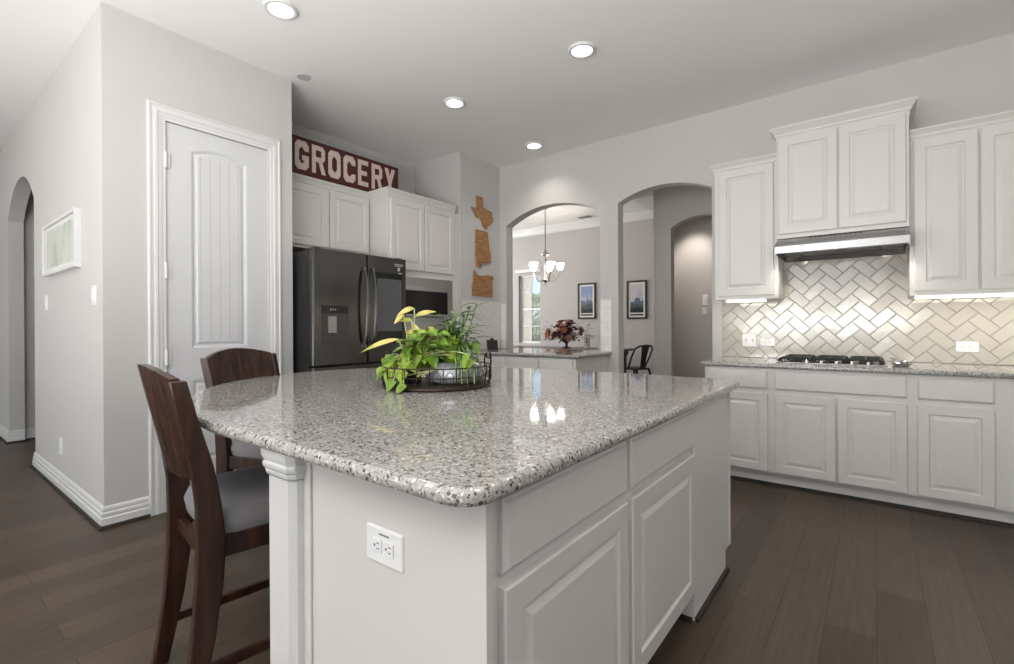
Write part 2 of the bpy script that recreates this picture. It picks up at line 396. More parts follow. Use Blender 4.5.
# baseboards
BB = [(0, 0), (.018, 0), (.018, .058), (.012, .066), (.015, .072), (.015, .088), (.009, .096), (.011, .102), (.010, .116), (.004, .128), (0, .13)]
def baseboard(name, segs):
    """segs: list of polylines of (x, y) with the room on the right-hand side -> offset n"""
    m = MB(); sh = MB()
    for pts, flip in segs:
        P = [Vector(p) for p in pts]; N = len(P); nr = []
        for i in range(N):
            ds = []
            if i > 0: ds.append((P[i]-P[i-1]).normalized())
            if i < N-1: ds.append((P[i+1]-P[i]).normalized())
            ns = [Vector((d.y, -d.x))*flip for d in ds]
            n = sum(ns, Vector((0, 0)))
            n = n/ (n.length**2) * len(ns) if len(ns) == 2 else n
            nr.append(n)
        Ls = [[(P[i].x+nr[i].x*w, P[i].y+nr[i].y*w, z) for w, z in BB] for i in range(N)]
        m.loops(Ls)
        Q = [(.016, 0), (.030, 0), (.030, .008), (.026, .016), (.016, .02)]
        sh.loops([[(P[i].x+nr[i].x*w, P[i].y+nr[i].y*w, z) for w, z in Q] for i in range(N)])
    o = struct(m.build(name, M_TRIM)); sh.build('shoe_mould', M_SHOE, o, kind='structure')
baseboard('baseboard_left', [([(-5.79, YP+.118), (-5.79, YP), (XP, YP), (XP, 1.034)], 1)])
baseboard('baseboard_hall', [([(XL, YP), (-7.2, YP), (-7.2, YP+.118)], 1), ([(-7.26, YP+.13), (-7.26, 4.6)], 1)])
# pantry door casing
m = MB(); CP = [(0, 0), (0, .012), (.006, .018), (.016, .018), (.020, .012), (.034, .012), (.038, .016), (.054, .016), (.058, .011), (.078, .009), (.084, .006), (.10, .006), (.10, 0)]
yl, yr, zt = 1.034, 1.898, 2.655
Ls = []
for k in range(4):
    l = []
    for i, w in CP:
        p = [(yl+i, 0), (yl+i, zt-i), (yr-i, zt-i), (yr-i, 0)][k]; l.append((XP+w, p[0], p[1]))
    Ls.append(l)
m.loops(Ls); m.box(XP-.12, XP+.004, 1.122, 1.136, 0, 2.557); m.box(XP-.12, XP+.004, 1.806, 1.82, 0, 2.557); m.box(XP-.12, XP+.004, 1.122, 1.82, 2.555, 2.568)
struct(m.build('trim_1', M_TRIM))
# pantry door: slab with two moulded panels
def pantry_door():
    F = FX(XP-.045); t = .036
    y0, y1, z0, z1 = 1.138, 1.804, .012, 2.552
    d = MB(); a, b = 1.285, 1.652
    ring = lambda i, w: [F(a+i, .28+i, w), F(b-i, .28+i, w), F(b-i, .848-i, w), F(a+i, .848-i, w)]
    NA = 14
    def top(i, w):
        L = [F(a+i, 1.06+i, w), F(b-i, 1.06+i, w)]
        for k in range(NA+1):
            y = b-i-(b-a-2*i)*k/NA; L.append(F(y, arc_z(y, a+i, b-i, 2.405-i, 2.44-i), w))
        return L
    d.box(XP-.045, XP-.02, y0, y1, z0, z1)
    # front skin: stiles and rails around the two openings
    def q(u0, u1, v0, v1): d.add([F(u0, v0, t), F(u1, v0, t), F(u1, v1, t), F(u0, v1, t)], [(0, 1, 2, 3)])
    q(y0, a, z0, z1); q(b, y1, z0, z1); q(a, b, z0, .28); q(a, b, .848, 1.06)
    for k in range(NA):
        ya = a+(b-a)*k/NA; yb = a+(b-a)*(k+1)/NA
        d.add([F(ya, arc_z(ya, a, b, 2.405, 2.44), t), F(yb, arc_z(yb, a, b, 2.405, 2.44), t), F(yb, z1, t), F(ya, z1, t)], [(0, 1, 2, 3)])
    d.loops([[F(y0, z0, .02), F(y1, z0, .02), F(y1, z1, .02), F(y0, z1, .02)], [F(y0, z0, t), F(y1, z0, t), F(y1, z1, t), F(y0, z1, t)]], cap0=False, cap1=False)
    o = struct(d.build('door_1', M_DOORP))
    for rg in (ring, top):
        p = MB(); p.loops([rg(0, t), rg(.012, t-.004), rg(.018, t-.010), rg(.03, t-.010), rg(.042, t-.004)], cap0=False)
        # v-grooved planks
        if rg is top:
            n = 4
            for k in range(n+1):
                y = a+.06+(b-a-.12)*k/n
                p.box(XP-.045+t-.005, XP-.045+t-.0035, y-.003, y+.003, 1.11, 2.385, 1)
        p.build('panel', [M_DOORP, pmat('groove_paint', (.52, .525, .54), .5)], o, kind='structure')
    for z in (.27, 1.005, 1.575, 2.30):
        h = MB(); h.tube([(XP+.008, 1.134, z-.05), (XP+.008, 1.134, z+.05)], .009, 10); h.box(XP-.004, XP+.002, 1.138, 1.162, z-.05, z+.05)
        h.build('hinge', M_TRIM, o, kind='structure')
pantry_door()

# ------------------------------------------------------------------ tiled backsplashes
def clip(poly, a, b, c, d):
    def cut(P, f, g):
        out = []
        for i in range(len(P)):
            p, q = P[i], P[(i+1) % len(P)]; fp, fq = f(p), f(q)
            if fp >= 0: out.append(p)
            if (fp >= 0) != (fq >= 0):
                t = fp/(fp-fq); out.append((p[0]+(q[0]-p[0])*t, p[1]+(q[1]-p[1])*t))
        return out
    for f in (lambda p: p[0]-a, lambda p: b-p[0], lambda p: p[1]-c, lambda p: d-p[1]):
        poly = cut(poly, f, None)
        if len(poly) < 3: return None
    ar = sum(poly[i][0]*poly[(i+1) % len(poly)][1]-poly[(i+1) % len(poly)][0]*poly[i][1] for i in range(len(poly)))/2
    return poly if abs(ar) > 1e-4 else None
def tile_prism(m, P, F, w0, t, tilt):
    cx = sum(p[0] for p in P)/len(P); cz = sum(p[1] for p in P)/len(P)
    ins = lambda k: [(cx+(p[0]-cx)*k, cz+(p[1]-cz)*k) for p in P]
    tx, tz = random.uniform(-tilt, tilt), random.uniform(-tilt, tilt)
    W = lambda p, w: w+(p[0]-cx)*tx+(p[1]-cz)*tz
    m.loops([[F(u, v, w0) for u, v in P], [F(u, v, W((u, v), w0+t-.002)) for u, v in P], [F(u, v, W((u, v), w0+t)) for u, v in ins(.955)]], cap0=False)
def herring(F, u0, u1, v0, v1, tw=.078, g=.0022, ou=0.0, ov=0.0):
    m = MB(); N = int((u1-u0+v1-v0)/tw)+6; c = math.sqrt(.5)
    for i in range(-N, N+1):
        for j in range(-N, N+1):
            k = (i-j) % 4
            if k == 0: q = (i, i+2, j, j+1)
            elif k == 2: q = (i, i+1, j-1, j+1)
            else: continue
            a, b, e, d = q[0]*tw+g, q[1]*tw-g, q[2]*tw+g, q[3]*tw-g
            P = [((x-y)*c+u0+ou, (x+y)*c+v0+ov) for x, y in ((a, e), (b, e), (b, d), (a, d))]
            P = clip(P, u0, u1, v0, v1)
            if P: tile_prism(m, P, F, .003, .006, .012)
    return m
def tiled(name, F, r, tm, gm, mats):
    b = MB(); b.prism([(r[0], r[2]), (r[1], r[2]), (r[1], r[3]), (r[0], r[3])], F, 0, .0045)
    o = struct(b.build(name, mats[1])); tm.build('tiles', mats[0], o, kind='structure')
    return o
F = FY(YW-.001); r = (-1.105, 1.6, .916, 1.87)
tiled('wall_backsplash', F, r, herring(F, *r, ou=.02, ov=.03), None, (M_TILE, M_GROUT))
F = FX(XP+.001); r = (YS+.02, YW-.012, .926, 1.50)
tiled('wall_corner_tiles', F, r, herring(F, *r), None, (pmat('cream_tile', (.72, .71, .68), .12, var=.03), M_WGROUT))
def subway(F, u0, u1, v0, v1, h=.077, w=.155):
    m = MB(); j = 0; v = v0
    while v < v1-.01:
        u = u0-(w/2 if j % 2 else 0)
        while u < u1:
            P = clip([(u+.001, v+.001), (u+w-.001, v+.001), (u+w-.001, v+h-.001), (u+.001, v+h-.001)], u0, u1, v0, v1)
            if P: tile_prism(m, P, F, .003, .006, .004)
            u += w
        v += h; j += 1
    return m
F = FY(YW-.001)
for nm, r in (('wall_pillar_tiles', (-2.318, -2.19, .926, 1.475)), ('wall_jamb_tiles', (XP+.012, -3.582, .926, 1.475))):
    tiled(nm, F, r, subway(F, *r), None, (M_WTILE, M_WGROUT))

# ------------------------------------------------------------------ cabinets
def cabinet(name, label, F, u0, u1, v0, v1, depth, doors=(), drawers=(), crownlr=None, group=None, toe=None, frame=0.0, rail=.055, extra=None, back=.0):
    c = F((u0+u1)/2, v0, 0); loc = (c[0], c[1], 0 if toe else v0)
    t = thing(name, label, 'cabinet', loc, group)
    b = MB(); R = lambda i, w: rect(F, u0, u1, v0, v1, w, i)
    b.loops([R(0, back), R(0, depth)])
    b.build('body', M_CAB, t)
    for d in doors: door_panel(F, *d, depth, rail=rail).build('door', M_CAB, t)
    for d in drawers: drawer_panel(F, *d, depth).build('drawer', M_CAB, t)
    if crownlr: crown(F, u0, u1, depth, v1, CROWN if not extra else extra, *crownlr, wb=back).build('crown_molding', M_CAB, t)
    if toe:
        k = MB(); k.loops([rect(F, u0, u1, 0.0, v0, back), rect(F, u0, u1, 0.0, v0, toe)]); k.build('toe_kick', M_CAB, t)
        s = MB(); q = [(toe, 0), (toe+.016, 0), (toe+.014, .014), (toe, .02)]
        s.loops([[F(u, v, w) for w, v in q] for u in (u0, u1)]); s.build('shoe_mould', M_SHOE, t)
    return t
FW = FY(YW)
GB = None
ZB = .105
cabinet('base_cabinet', 'white base cabinet at the left end under the cooktop counter, one drawer over one door', FW, -1.075, -.609, ZB, .878, .67, [(-1.04, -.632, .118, .692)], [(-1.04, -.632, .725, .862)], toe=.605, back=.002)
cabinet('base_cabinet', 'wide white base cabinet below the gas cooktop with two doors', FW, -.609, .187, ZB, .878, .67, [(-.585, -.218, .118, .692), (-.207, .160, .118, .692)], [(-.585, .160, .725, .862)], toe=.605, back=.002)
cabinet('base_cabinet', 'white base cabinet right of the cooktop under the lone wall outlet, one drawer and door', FW, .187, .601, ZB, .878, .67, [(.208, .556, .118, .692)], [(.208, .556, .725, .862)], toe=.605, back=.002)
cabinet('base_cabinet', 'white base cabinet cut by the right edge of the photo', FW, .601, 1.5, ZB, .878, .67, [(.70, 1.06, .118, .692), (1.07, 1.45, .118, .692)], [(.70, 1.45, .725, .862)], toe=.605, back=.002)
cabinet('wall_cabinet', 'narrow white wall cabinet with one door, left of the range hood', FW, -1.085, -.612, 1.412, 2.50, .315, [(-1.052, -.64, 1.44, 2.492)], crownlr=(1, 0), back=.012, rail=.062)
cabinet('wall_cabinet', 'tallest white two-door wall cabinet directly above the range hood', FW, -.608, .187, 1.868, 2.655, .39, [(-.592, -.216, 1.90, 2.64), (-.207, .170, 1.90, 2.64)], crownlr=(1, 1), back=.002, rail=.062, extra=[(.003, -.03), (.004, 0), (.014, .008), (.016, .02), (.038, .05), (.044, .056), (.044, .072)])
cabinet('wall_cabinet', 'white two-door wall cabinet right of the range hood over a lit strip', FW, .191, .885, 1.396, 2.475, .315, [(.213, .534, 1.424, 2.462), (.544, .866, 1.424, 2.462)], crownlr=(0, 0), back=.012, rail=.062)
cabinet('wall_cabinet', 'white wall cabinet out at the far right of the cooktop wall', FW, .887, 1.5, 1.396, 2.475, .315, [(.905, 1.19, 1.424, 2.462), (1.2, 1.48, 1.424, 2.462)], crownlr=(0, 1), back=.012, rail=.062)
FA = FX(XA)
cabinet('wall_cabinet', 'white two-door cabinet above the black fridge under the red sign', FA, YE+.004, 2.962, 1.90, 2.468, .435, [(2.04, 2.508, 1.925, 2.455), (2.52, 2.945, 1.925, 2.455)], crownlr=(0, 0), back=.002)
t = cabinet('oven_cabinet', 'tall white oven cabinet holding the microwave, two doors on top, right of the fridge', FA, 2.966, YS-.06, 1.70, 2.462, .72, [(2.99, 3.418, 1.768, 2.45), (3.43, 3.85, 1.768, 2.45)], crownlr=(1, 0), back=.002, extra=[(.003, -.03), (.004, 0), (.010, .008), (.012, .03), (.026, .056), (.028, .06), (.028, .076)])
m = MB(); m.box(XA+.002, XA+.72, 2.966, 3.0, 0, 1.70); m.box(XA+.002, XA+.72, YS-.10, YS-.06, 0, 1.70); m.box(XA+.002, XA+.72, 3.0, YS-.10, 0, .62); m.box(XA+.002, XA+.02, 3.0, YS-.10, .62, 1.70); m.box(XA+.02, XA+.72, 3.0, YS-.10, 1.10, 1.13)
m.build('carcass', M_CAB, t, bevel=.0015)
m = MB(); m.box(XA+.002, XA+.715, YS-.058, YS-.002, 0, 2.46); m.build('filler_strip', M_CAB, t)
for z0, z1 in ((.13, .60),): door_panel(FA, 3.01, 3.84, z0, z1, .72).build('drawer', M_CAB, t)
# base cabinets below the pass-through
cabinet('base_cabinet', 'white corner base cabinet under the left half of the pass-through counter', FW, XP+.004, -3.06, ZB, .888, .69, [(-3.5, -3.09, .12, .70)], [(-3.5, -3.09, .73, .87)], toe=.62, back=.002)
cabinet('base_cabinet', 'white base cabinet with plain end panel under the right half of the pass-through counter', FW, -3.058, -2.235, ZB, .888, .69, [(-3.03, -2.65, .12, .70), (-2.64, -2.26, .12, .70)], [(-3.03, -2.65, .73, .87), (-2.64, -2.26, .73, .87)], toe=.62, back=.002)

# counters -------------------------------------------------------------
def slab(name, label, outline, z0, z1, holes=None, rnd=.012):
    m = MB(); n = len(outline); c = None
    def off(d):
        out = []
        for i in range(n):
            p0, p1, p2 = Vector(outline[i-1]), Vector(outline[i]), Vector(outline[(i+1) % n])
            d1 = (p1-p0).normalized(); d2 = (p2-p1).normalized()
            n1 = Vector((-d1.y, d1.x)); n2 = Vector((-d2.y, d2.x)); b = n1+n2
            b = b/max(.3, (1+n1.dot(n2)))
            out.append(p1+b*d)
        return out
    h = z1-z0
    pr = [(rnd*.5, 0), (.001, rnd*.4), (0, h*.35), (0, h*.62), (.003, h*.82), (.007, h*.94), (.013, h)]
    m.loops([[(p.x, p.y, z0+z) for p in off(d)] for d, z in pr], sm=True); m.s[-1] = m.s[-2] = False
    return tag(m.build(name, M_GRAN, sharp=60), label, 'countertop')
def arc_pts(cx, cy, r, a0, a1, n): return [(cx+r*math.cos(math.radians(a0+(a1-a0)*i/n)), cy+r*math.sin(math.radians(a0+(a1-a0)*i/n))) for i in range(n+1)]
IX, IY0, IY1 = -.543, .602, 2.722
ol = arc_pts(IX-.07, IY0+.07, .07, -90, 0, 8)+arc_pts(IX-.10, IY1-.10, .10, 0, 90, 8)
ec, ea, eb = -1.5, 1.40, (IY1-IY0)/2; em = (IY0+IY1)/2
for i in range(0, 49):
    a = math.radians(90+180*i/48); ol.append((ec+ea*math.cos(a), em+eb*math.sin(a)))
slab('island_countertop', 'large grey speckled granite island top with a bowed seating end', ol, .882, .914)
slab('countertop', 'long granite countertop along the tiled cooktop wall', [(-1.108, YW-.702), (1.5, YW-.702), (1.5, YW-.0005), (-1.108, YW-.0005)], .880, .914)
slab('countertop', 'small granite counter under the arched pass-through', [(XP+.003, 3.94), (-2.19, 3.94), (-2.19, YW-.001), (-2.323, YW-.001), (-2.323, 4.86), (-3.577, 4.86), (-3.577, YW-.001), (XP+.003, YW-.001)], .895, .925)

# island ----------------------------------------------------------------
isl = thing('kitchen_island', 'white kitchen island base with drawers, doors and a corner post', 'kitchen island', (-.9, 1.6, 0))
XI = -.597; YI = .70; YI2 = 2.565
m = MB(); m.box(-1.2, XI, YI, 2.0, .10, .882); m.box(-1.2, XI, 2.0, YI2, .10, .882); m.box(-1.2, -.665, YI+.01, 2.0, 0, .10)
m.build('body', M_CAB, isl, bevel=.0015)
FI = FX(XI)
for d in ((.742, 1.333, .125, .682), (1.364, 1.995, .125, .682)): door_panel(FI, *d, 0, t=.021, rail=.06).build('door', M_CAB, isl)
for d in ((.742, 1.333, .710, .860), (1.364, 1.995, .710, .860)): drawer_panel(FI, *d, 0, t=.021).build('drawer', M_CAB, isl)
m = MB(); m.prism([(2.0, 0), (2.50, 0), (2.50, .10), (YI2, .10), (YI2, .880), (2.0, .880)], FX(XI-.06), 0, .074); m.build('end_panel', M_CAB, isl, bevel=.0015)
m = MB(); m.box(XI-.02, -.578, YI2, YI2+.02, .105, .88); m.box(XI-.05, -.592, 2.50, 2.52, 0, .10); m.build('corner_trim', M_CAB, isl)
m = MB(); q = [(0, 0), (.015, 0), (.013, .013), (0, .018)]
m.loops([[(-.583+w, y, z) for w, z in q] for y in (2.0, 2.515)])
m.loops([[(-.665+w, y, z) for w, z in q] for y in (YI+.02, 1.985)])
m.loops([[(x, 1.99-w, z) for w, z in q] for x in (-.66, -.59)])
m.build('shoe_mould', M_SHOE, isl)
m = MB(); m.box(-1.2, -.575, YI-.018, YI, 0, .881); m.build('side_panel', M_CAB, isl)
m = MB(); m.box(-1.205, -1.165, YI-.026, YI-.018, 0, .881); m.build('panel_stile', M_CAB, isl, bevel=.003)
# post with stepped capital
def post():
    x0, x1, y0, y1 = -1.325, -1.194, .640, .775
    m = MB(); ch = .016
    def oc(e, c=ch): return [(x0-e+c, y0-e), (x1+e-c, y0-e), (x1+e, y0-e+c), (x1+e, y1+e-c), (x1+e-c, y1+e), (x0-e+c, y1+e), (x0-e, y1+e-c), (x0-e, y0-e+c)]
    m.loops([[(x, y, z) for x, y in oc(0)] for z in (0, .80)]); p = m.build('post', M_TRIM, isl)
    c = MB()
    pr = [(.002, .785), (.008, .79), (.011, .80), (.011, .806), (.017, .812), (.020, .822), (.020, .828), (.014, .833), (.019, .842), (.023, .85), (.024, .862), (.024, .881)]
    pr = [(e*.62, .802+(z-.785)*.82) for e, z in pr]
    c.loops([[(x, y, z) for x, y in oc(e)] for e, z in pr]); c.build('capital', M_TRIM, p)
    b = MB(); b.loops([[(x, y, z) for x, y in oc(e)] for e, z in ((.014, 0), (.014, .09), (.008, .105), (0, .12))]); b.build('plinth', M_TRIM, p)
post()

# ------------------------------------------------------------------ outlets and switches
def plate(name, label, F, u, v, w, h, kind, w0=0.0, group=None):
    c = F(u, v, w0); t = thing(name, label, 'switch' if 'switch' in name else ('outlet' if 'outlet' in name else 'thermostat'), c, group)
    R = lambda i, d: rect(F, u-w/2, u+w/2, v-h/2, v+h/2, w0+d, i)
    m = MB(); m.loops([R(0, 0), R(0, .003), R(.003, .006)]); m.build('cover_plate', M_PLATE, t)
    def sub(du, dv, sw, sh, d=.0025): return MB().loops([rect(F, u+du-sw/2, u+du+sw/2, v+dv-sh/2, v+dv+sh/2, w0+.006), rect(F, u+du-sw/2, u+du+sw/2, v+dv-sh/2, v+dv+sh/2, w0+.006+d)])
    if kind == 'rocker':
        sub(0, 0, .032, .065, .004).build('rocker', M_PLATE, t, bevel=.001)
    elif kind == 'two_rocker':
        for du in (-w*.24, w*.24):
            r = sub(du, 0, .032, .066, .003).build('rocker', M_PLATE, t, bevel=.001)
            k = MB(); k.prism([(u+du-.006, v-.012), (u+du+.006, v-.012), (u+du+.006, v+.012), (u+du-.006, v+.012)], F, w0+.0091, w0+.012); k.build('toggle', pmat('grey_plastic', (.45, .45, .46), .4), r)
    else:
        ver = kind == 'outlet_v'
        for s in (-1, 1):
            du, dv = (0, s*.02) if ver else (s*.02, 0)
            r = sub(du, dv, .031, .031).build('socket', M_PLATE, t, bevel=.002)
            k = MB()
            for a, b, sa, sb in ((-.006, .004, .0022, .009), (.006, .004, .0022, .009), (0, -.008, .005, .005)):
                if not ver: a, b, sa, sb = b, a, sb, sa
                uu, vv = u+du+a, v+dv+b
                k.prism([(uu-sa/2, vv-sb/2), (uu+sa/2, vv-sb/2), (uu+sa/2, vv+sb/2), (uu-sa/2, vv+sb/2)], F, w0+.0082, w0+.0089)
            k.build('slots', M_SLOT, r)
        if kind == 'outlet_mark':
            k = MB()
            for q in range(6):
                uu = u-.015+q*.006; k.prism([(uu, v+h*.31), (uu+.0042, v+h*.31), (uu+.0042, v+h*.36), (uu, v+h*.36)], F, w0+.006, w0+.0066)
            k.build('printed_mark', M_SLOT, t)
    return t
plate('power_outlet', 'white double outlet on the end panel of the kitchen island', FY(YI-.018), -.868, .71, .125, .08, 'outlet_mark')
plate('power_outlet', 'white double outlet on the tile, right of the light switch and left of the cooktop', FY(YW-.010), -.738, 1.052, .115, .075, 'outlet_mark')
plate('power_outlet', 'white double outlet on the herringbone tile right of the cooktop', FY(YW-.010), .513, 1.037, .12, .075, 'outlet_h')
plate('light_switch', 'white double switch plate on the tile under the left wall cabinet', FY(YW-.010), -.88, 1.065, .115, .115, 'two_rocker')
plate('light_switch', 'white light switch near the corner beside the pantry door wall', FY(YP), -3.87, 1.405, .085, .125, 'rocker')
plate('light_switch', 'white light switch below the framed picture beside the hall arch', FY(YP), -5.29, 1.405, .085, .12, 'rocker')
plate('power_outlet', 'white outlet low on the hall wall above the baseboard', FY(YP), -4.81, .325, .08, .12, 'outlet_v')
t = plate('thermostat', 'small white keypad on the dark passage wall behind the second arch', FY(7.2), -1.935, 1.56, .075, .15, 'rocker')
plate('light_switch', 'white switch under the keypad in the dark passage', FY(7.2), -1.945, 1.40, .06, .10, 'rocker')

# ------------------------------------------------------------------ recessed lights
def downlight(x, y, label, power=9, z=CH, r=.085):
    t = thing('recessed_light', label, 'ceiling light', (x, y, z-.012), 'recessed ceiling lights')
    m = MB(); m.lathe([(r*.80, .0105), (r*.86, -.004), (r*.92, -.006), (r*1.08, -.004), (r*1.12, .012), (r*.80, .012)], (x, y, z-.0125), 32); m.build('trim_ring', M_TRIM, t)
    m = MB(); m.lathe([(.001, -.011), (r*.30, -.010), (r*.60, -.006), (r*.84, .004), (r*.84, .010), (.001, .010)], (x, y, z-.0125), 24); m.build('lens', M_LENS, t)
    l = bpy.data.lights.new('recessed_lamp', 'SPOT'); l.energy = power; l.spot_size = math.radians(125); l.spot_blend = .8; l.shadow_soft_size = .06; l.color = (1, .93, .84)
    o = bpy.data.objects.new('recessed_lamp', l); COL.objects.link(o); o.parent = t; o.location = (0, 0, -.02)
downlight(-2.887, 1.50, 'recessed ceiling light cut by the top edge, nearest the pantry door')
downlight(-1.642, 3.03, 'recessed ceiling light farthest right of the four')
downlight(-2.91, 3.056, 'recessed ceiling light between the fridge and the island, middle of the left row')
downlight(-2.926, 4.312, 'smallest recessed ceiling light, above the pass-through arch', 16)
for x, y in ((-.35, 3.1), (-1.64, -1.2), (-.35, -1.2)):
    l = bpy.data.lights.new('recessed_lamp', 'SPOT'); l.energy = 10; l.spot_size = math.radians(125); l.spot_blend = .8; l.shadow_soft_size = .06; l.color = (1, .93, .84)
    o = bpy.data.objects.new('recessed_lamp', l); COL.objects.link(o); o.location = (x, y, CH-.03)
l = bpy.data.lights.new('passage_lamp', 'SPOT'); l.energy = 40; l.spot_size = math.radians(95); l.spot_blend = .6; l.shadow_soft_size = .05; l.color = (1, .9, .8)
o = bpy.data.objects.new('passage_lamp', l); COL.objects.link(o); o.location = (-2.05, 6.85, 2.88)
m = MB(); m.lathe([(.001, 0), (.05, 0), (.055, .004), (.055, .008), (.001, .008)], (-3.54, 2.02, CH-.008), 20); tag(m.build('ceiling_cap', pmat('cap_paint', (.5, .5, .5), .6)), 'small round grey cap on the ceiling at the pantry corner', 'cap')

# ------------------------------------------------------------------ under cabinet lights
for x0, x1, z, lab in ((-1.0, -.70, 1.412, 'short glowing light strip under the narrow left wall cabinet'), (.215, 1.4, 1.396, 'long glowing light strip under the right wall cabinets')):
    t = thing('light_strip', lab, 'light', ((x0+x1)/2, YW-.30, z-.02))
    m = MB(); m.box(x0, x1, YW-.325, YW-.265, z-.010, z-.0005); m.build('housing', M_PLATE, t)
    m = MB(); m.box(x0+.005, x1-.005, YW-.329, YW-.27, z-.022, z-.010); m.build('diffuser', M_STRIP, t)
    l = area('strip_lamp', (0, 0, 0), (0, .25, -1), x1-x0, .04, 1.7*(x1-x0), (1, .92, .80)); l.parent = t; l.location = (0, .005, -.006)

# ------------------------------------------------------------------ range hood
def hood():
    t = thing('range_hood', 'stainless steel under-cabinet range hood over the cooktop', 'range hood', (-.21, YW-.3, 1.72))
    x0, x1 = -.606, .186
    m = MB()
    P = lambda w, z: (w, z)
    prof = [(.01, 1.866), (.385, 1.866), (.535, 1.79), (.535, 1.735), (.50, 1.735), (.48, 1.765), (.03, 1.765), (.01, 1.72)]
    m.loops([[(x, YW-w, z) for w, z in prof] for x in (x0, x1)]); m.build('canopy', M_STEEL, t, bevel=.002)
    for xa in (x0, x1-.012): m = MB(); m.box(xa, xa+.012, YW-.53, YW-.012, 1.728, 1.79); m.build('side_plate', M_STEEL, t)
    m = MB()
    for i in range(11):
        x = -.39+i*.03; a = (x, YW-.41-.002, 1.8555); 
        m.add([(x, YW-.400, 1.8602), (x+.02, YW-.400, 1.8602), (x+.02, YW-.412, 1.8542), (x, YW-.412, 1.8542)], [(0, 1, 2, 3)])
    m.build('vent_slots', M_MBLACK, t)
    m = MB(); m.box(-.32, -.10, YW-.5385, YW-.535, 1.752, 1.776); m.build('control_panel', pmat('control_grey', (.62, .62, .63), .3, .4), t)
    m = MB(); m.box(x0+.15, x1-.15, YW-.46, YW-.08, 1.757, 1.7649); m.build('filter', pmat('filter_mesh', (.2, .2, .2), .5, .8, var=.3, vscale=120), t)
    for x in (-.50, .08):
        h = MB(); h.lathe([(.001, -.006), (.026, -.004), (.03, .006), (.001, .006)], (x, YW-.49, 1.76), 16); h.build('lamp', M_HLAMP, t)
        l = bpy.data.lights.new('hood_lamp', 'SPOT'); l.energy = 4; l.spot_size = math.radians(105); l.spot_blend = .6; l.shadow_soft_size = .03; l.color = (1, .93, .83)
        o = bpy.data.objects.new('hood_lamp', l); COL.objects.link(o); o.parent = t; o.location = Vector((x, YW-.40, 1.75))-t.location
        o.rotation_euler = (math.radians(16), 0, 0)
hood()

# ------------------------------------------------------------------ cooktop
def cooktop():
    t = thing('gas_cooktop', 'gas cooktop with black iron grates set into the counter', 'cooktop', (-.245, 4.35, .914))
    x0, x1, y0, y1 = -.60, .065, 4.10, 4.58
    m = MB(); m.box(x0, x1, y0, y1, .9142, .921); m.build('steel_deck', M_STEEL, t, bevel=.003)
    for k in range(3):
        a = x0+.018+k*.212; b = a+.206; g = MB()
        zt = .951
        for y in (y0+.03, y0+.17, y0+.31, y0+.45):
            g.tube([(a, y, .925), (a+.012, y, zt-.004), (a+.03, y, zt), (b-.03, y, zt), (b-.012, y, zt-.004), (b, y, .925)], .0075, 6)
        for x in (a+.02, (a+b)/2, b-.02):
            g.tube([(x, y0+.02, .925), (x, y0+.03, zt-.004), (x, y0+.05, zt), (x, y1-.07, zt), (x, y1-.05, zt-.003), (x, y1-.035, .925)], .0075, 6)
        g.build('grate', M_IRON, t)
        for y in (y0+.12, y0+.36):
            c = MB(); c.lathe([(.001, .018), (.03, .018), (.034, .012), (.042, .010), (.045, 0), (.001, 0)], ((a+b)/2, y, .921), 18); c.build('burner', M_MBLACK, t)
    for k in range(5):
        c = MB(); c.lathe([(.001, .022), (.010, .016), (.012, .013), (.013, 0), (.001, 0)], (x0+.2+k*.09, y0+.018, .921), 14); c.build('knob', M_CHROME, t)
cooktop()
m = MB(); cx, cy = .14, 4.22
m.lathe([(.001, .004), (.035, .004), (.05, .012), (.058, .02), (.060, .02), (.052, .008), (.036, 0), (.001, 0)], (cx, cy, .9145), 24)
sr = thing('spoon_rest', 'small chrome spoon rest on the counter right of the cooktop', 'spoon rest', (cx, cy, .9145)); m.build('dish', M_CHROME, sr)
m = MB(); m.tube([(cx+.01, cy+.01, .94), (cx-.03, cy+.03, .955), (cx-.055, cy+.045, .965)], .006, 8); m.ball((cx+.012, cy+.01, .944), .022, 12, sz=.5); m.build('spoon', M_CHROME, sr)

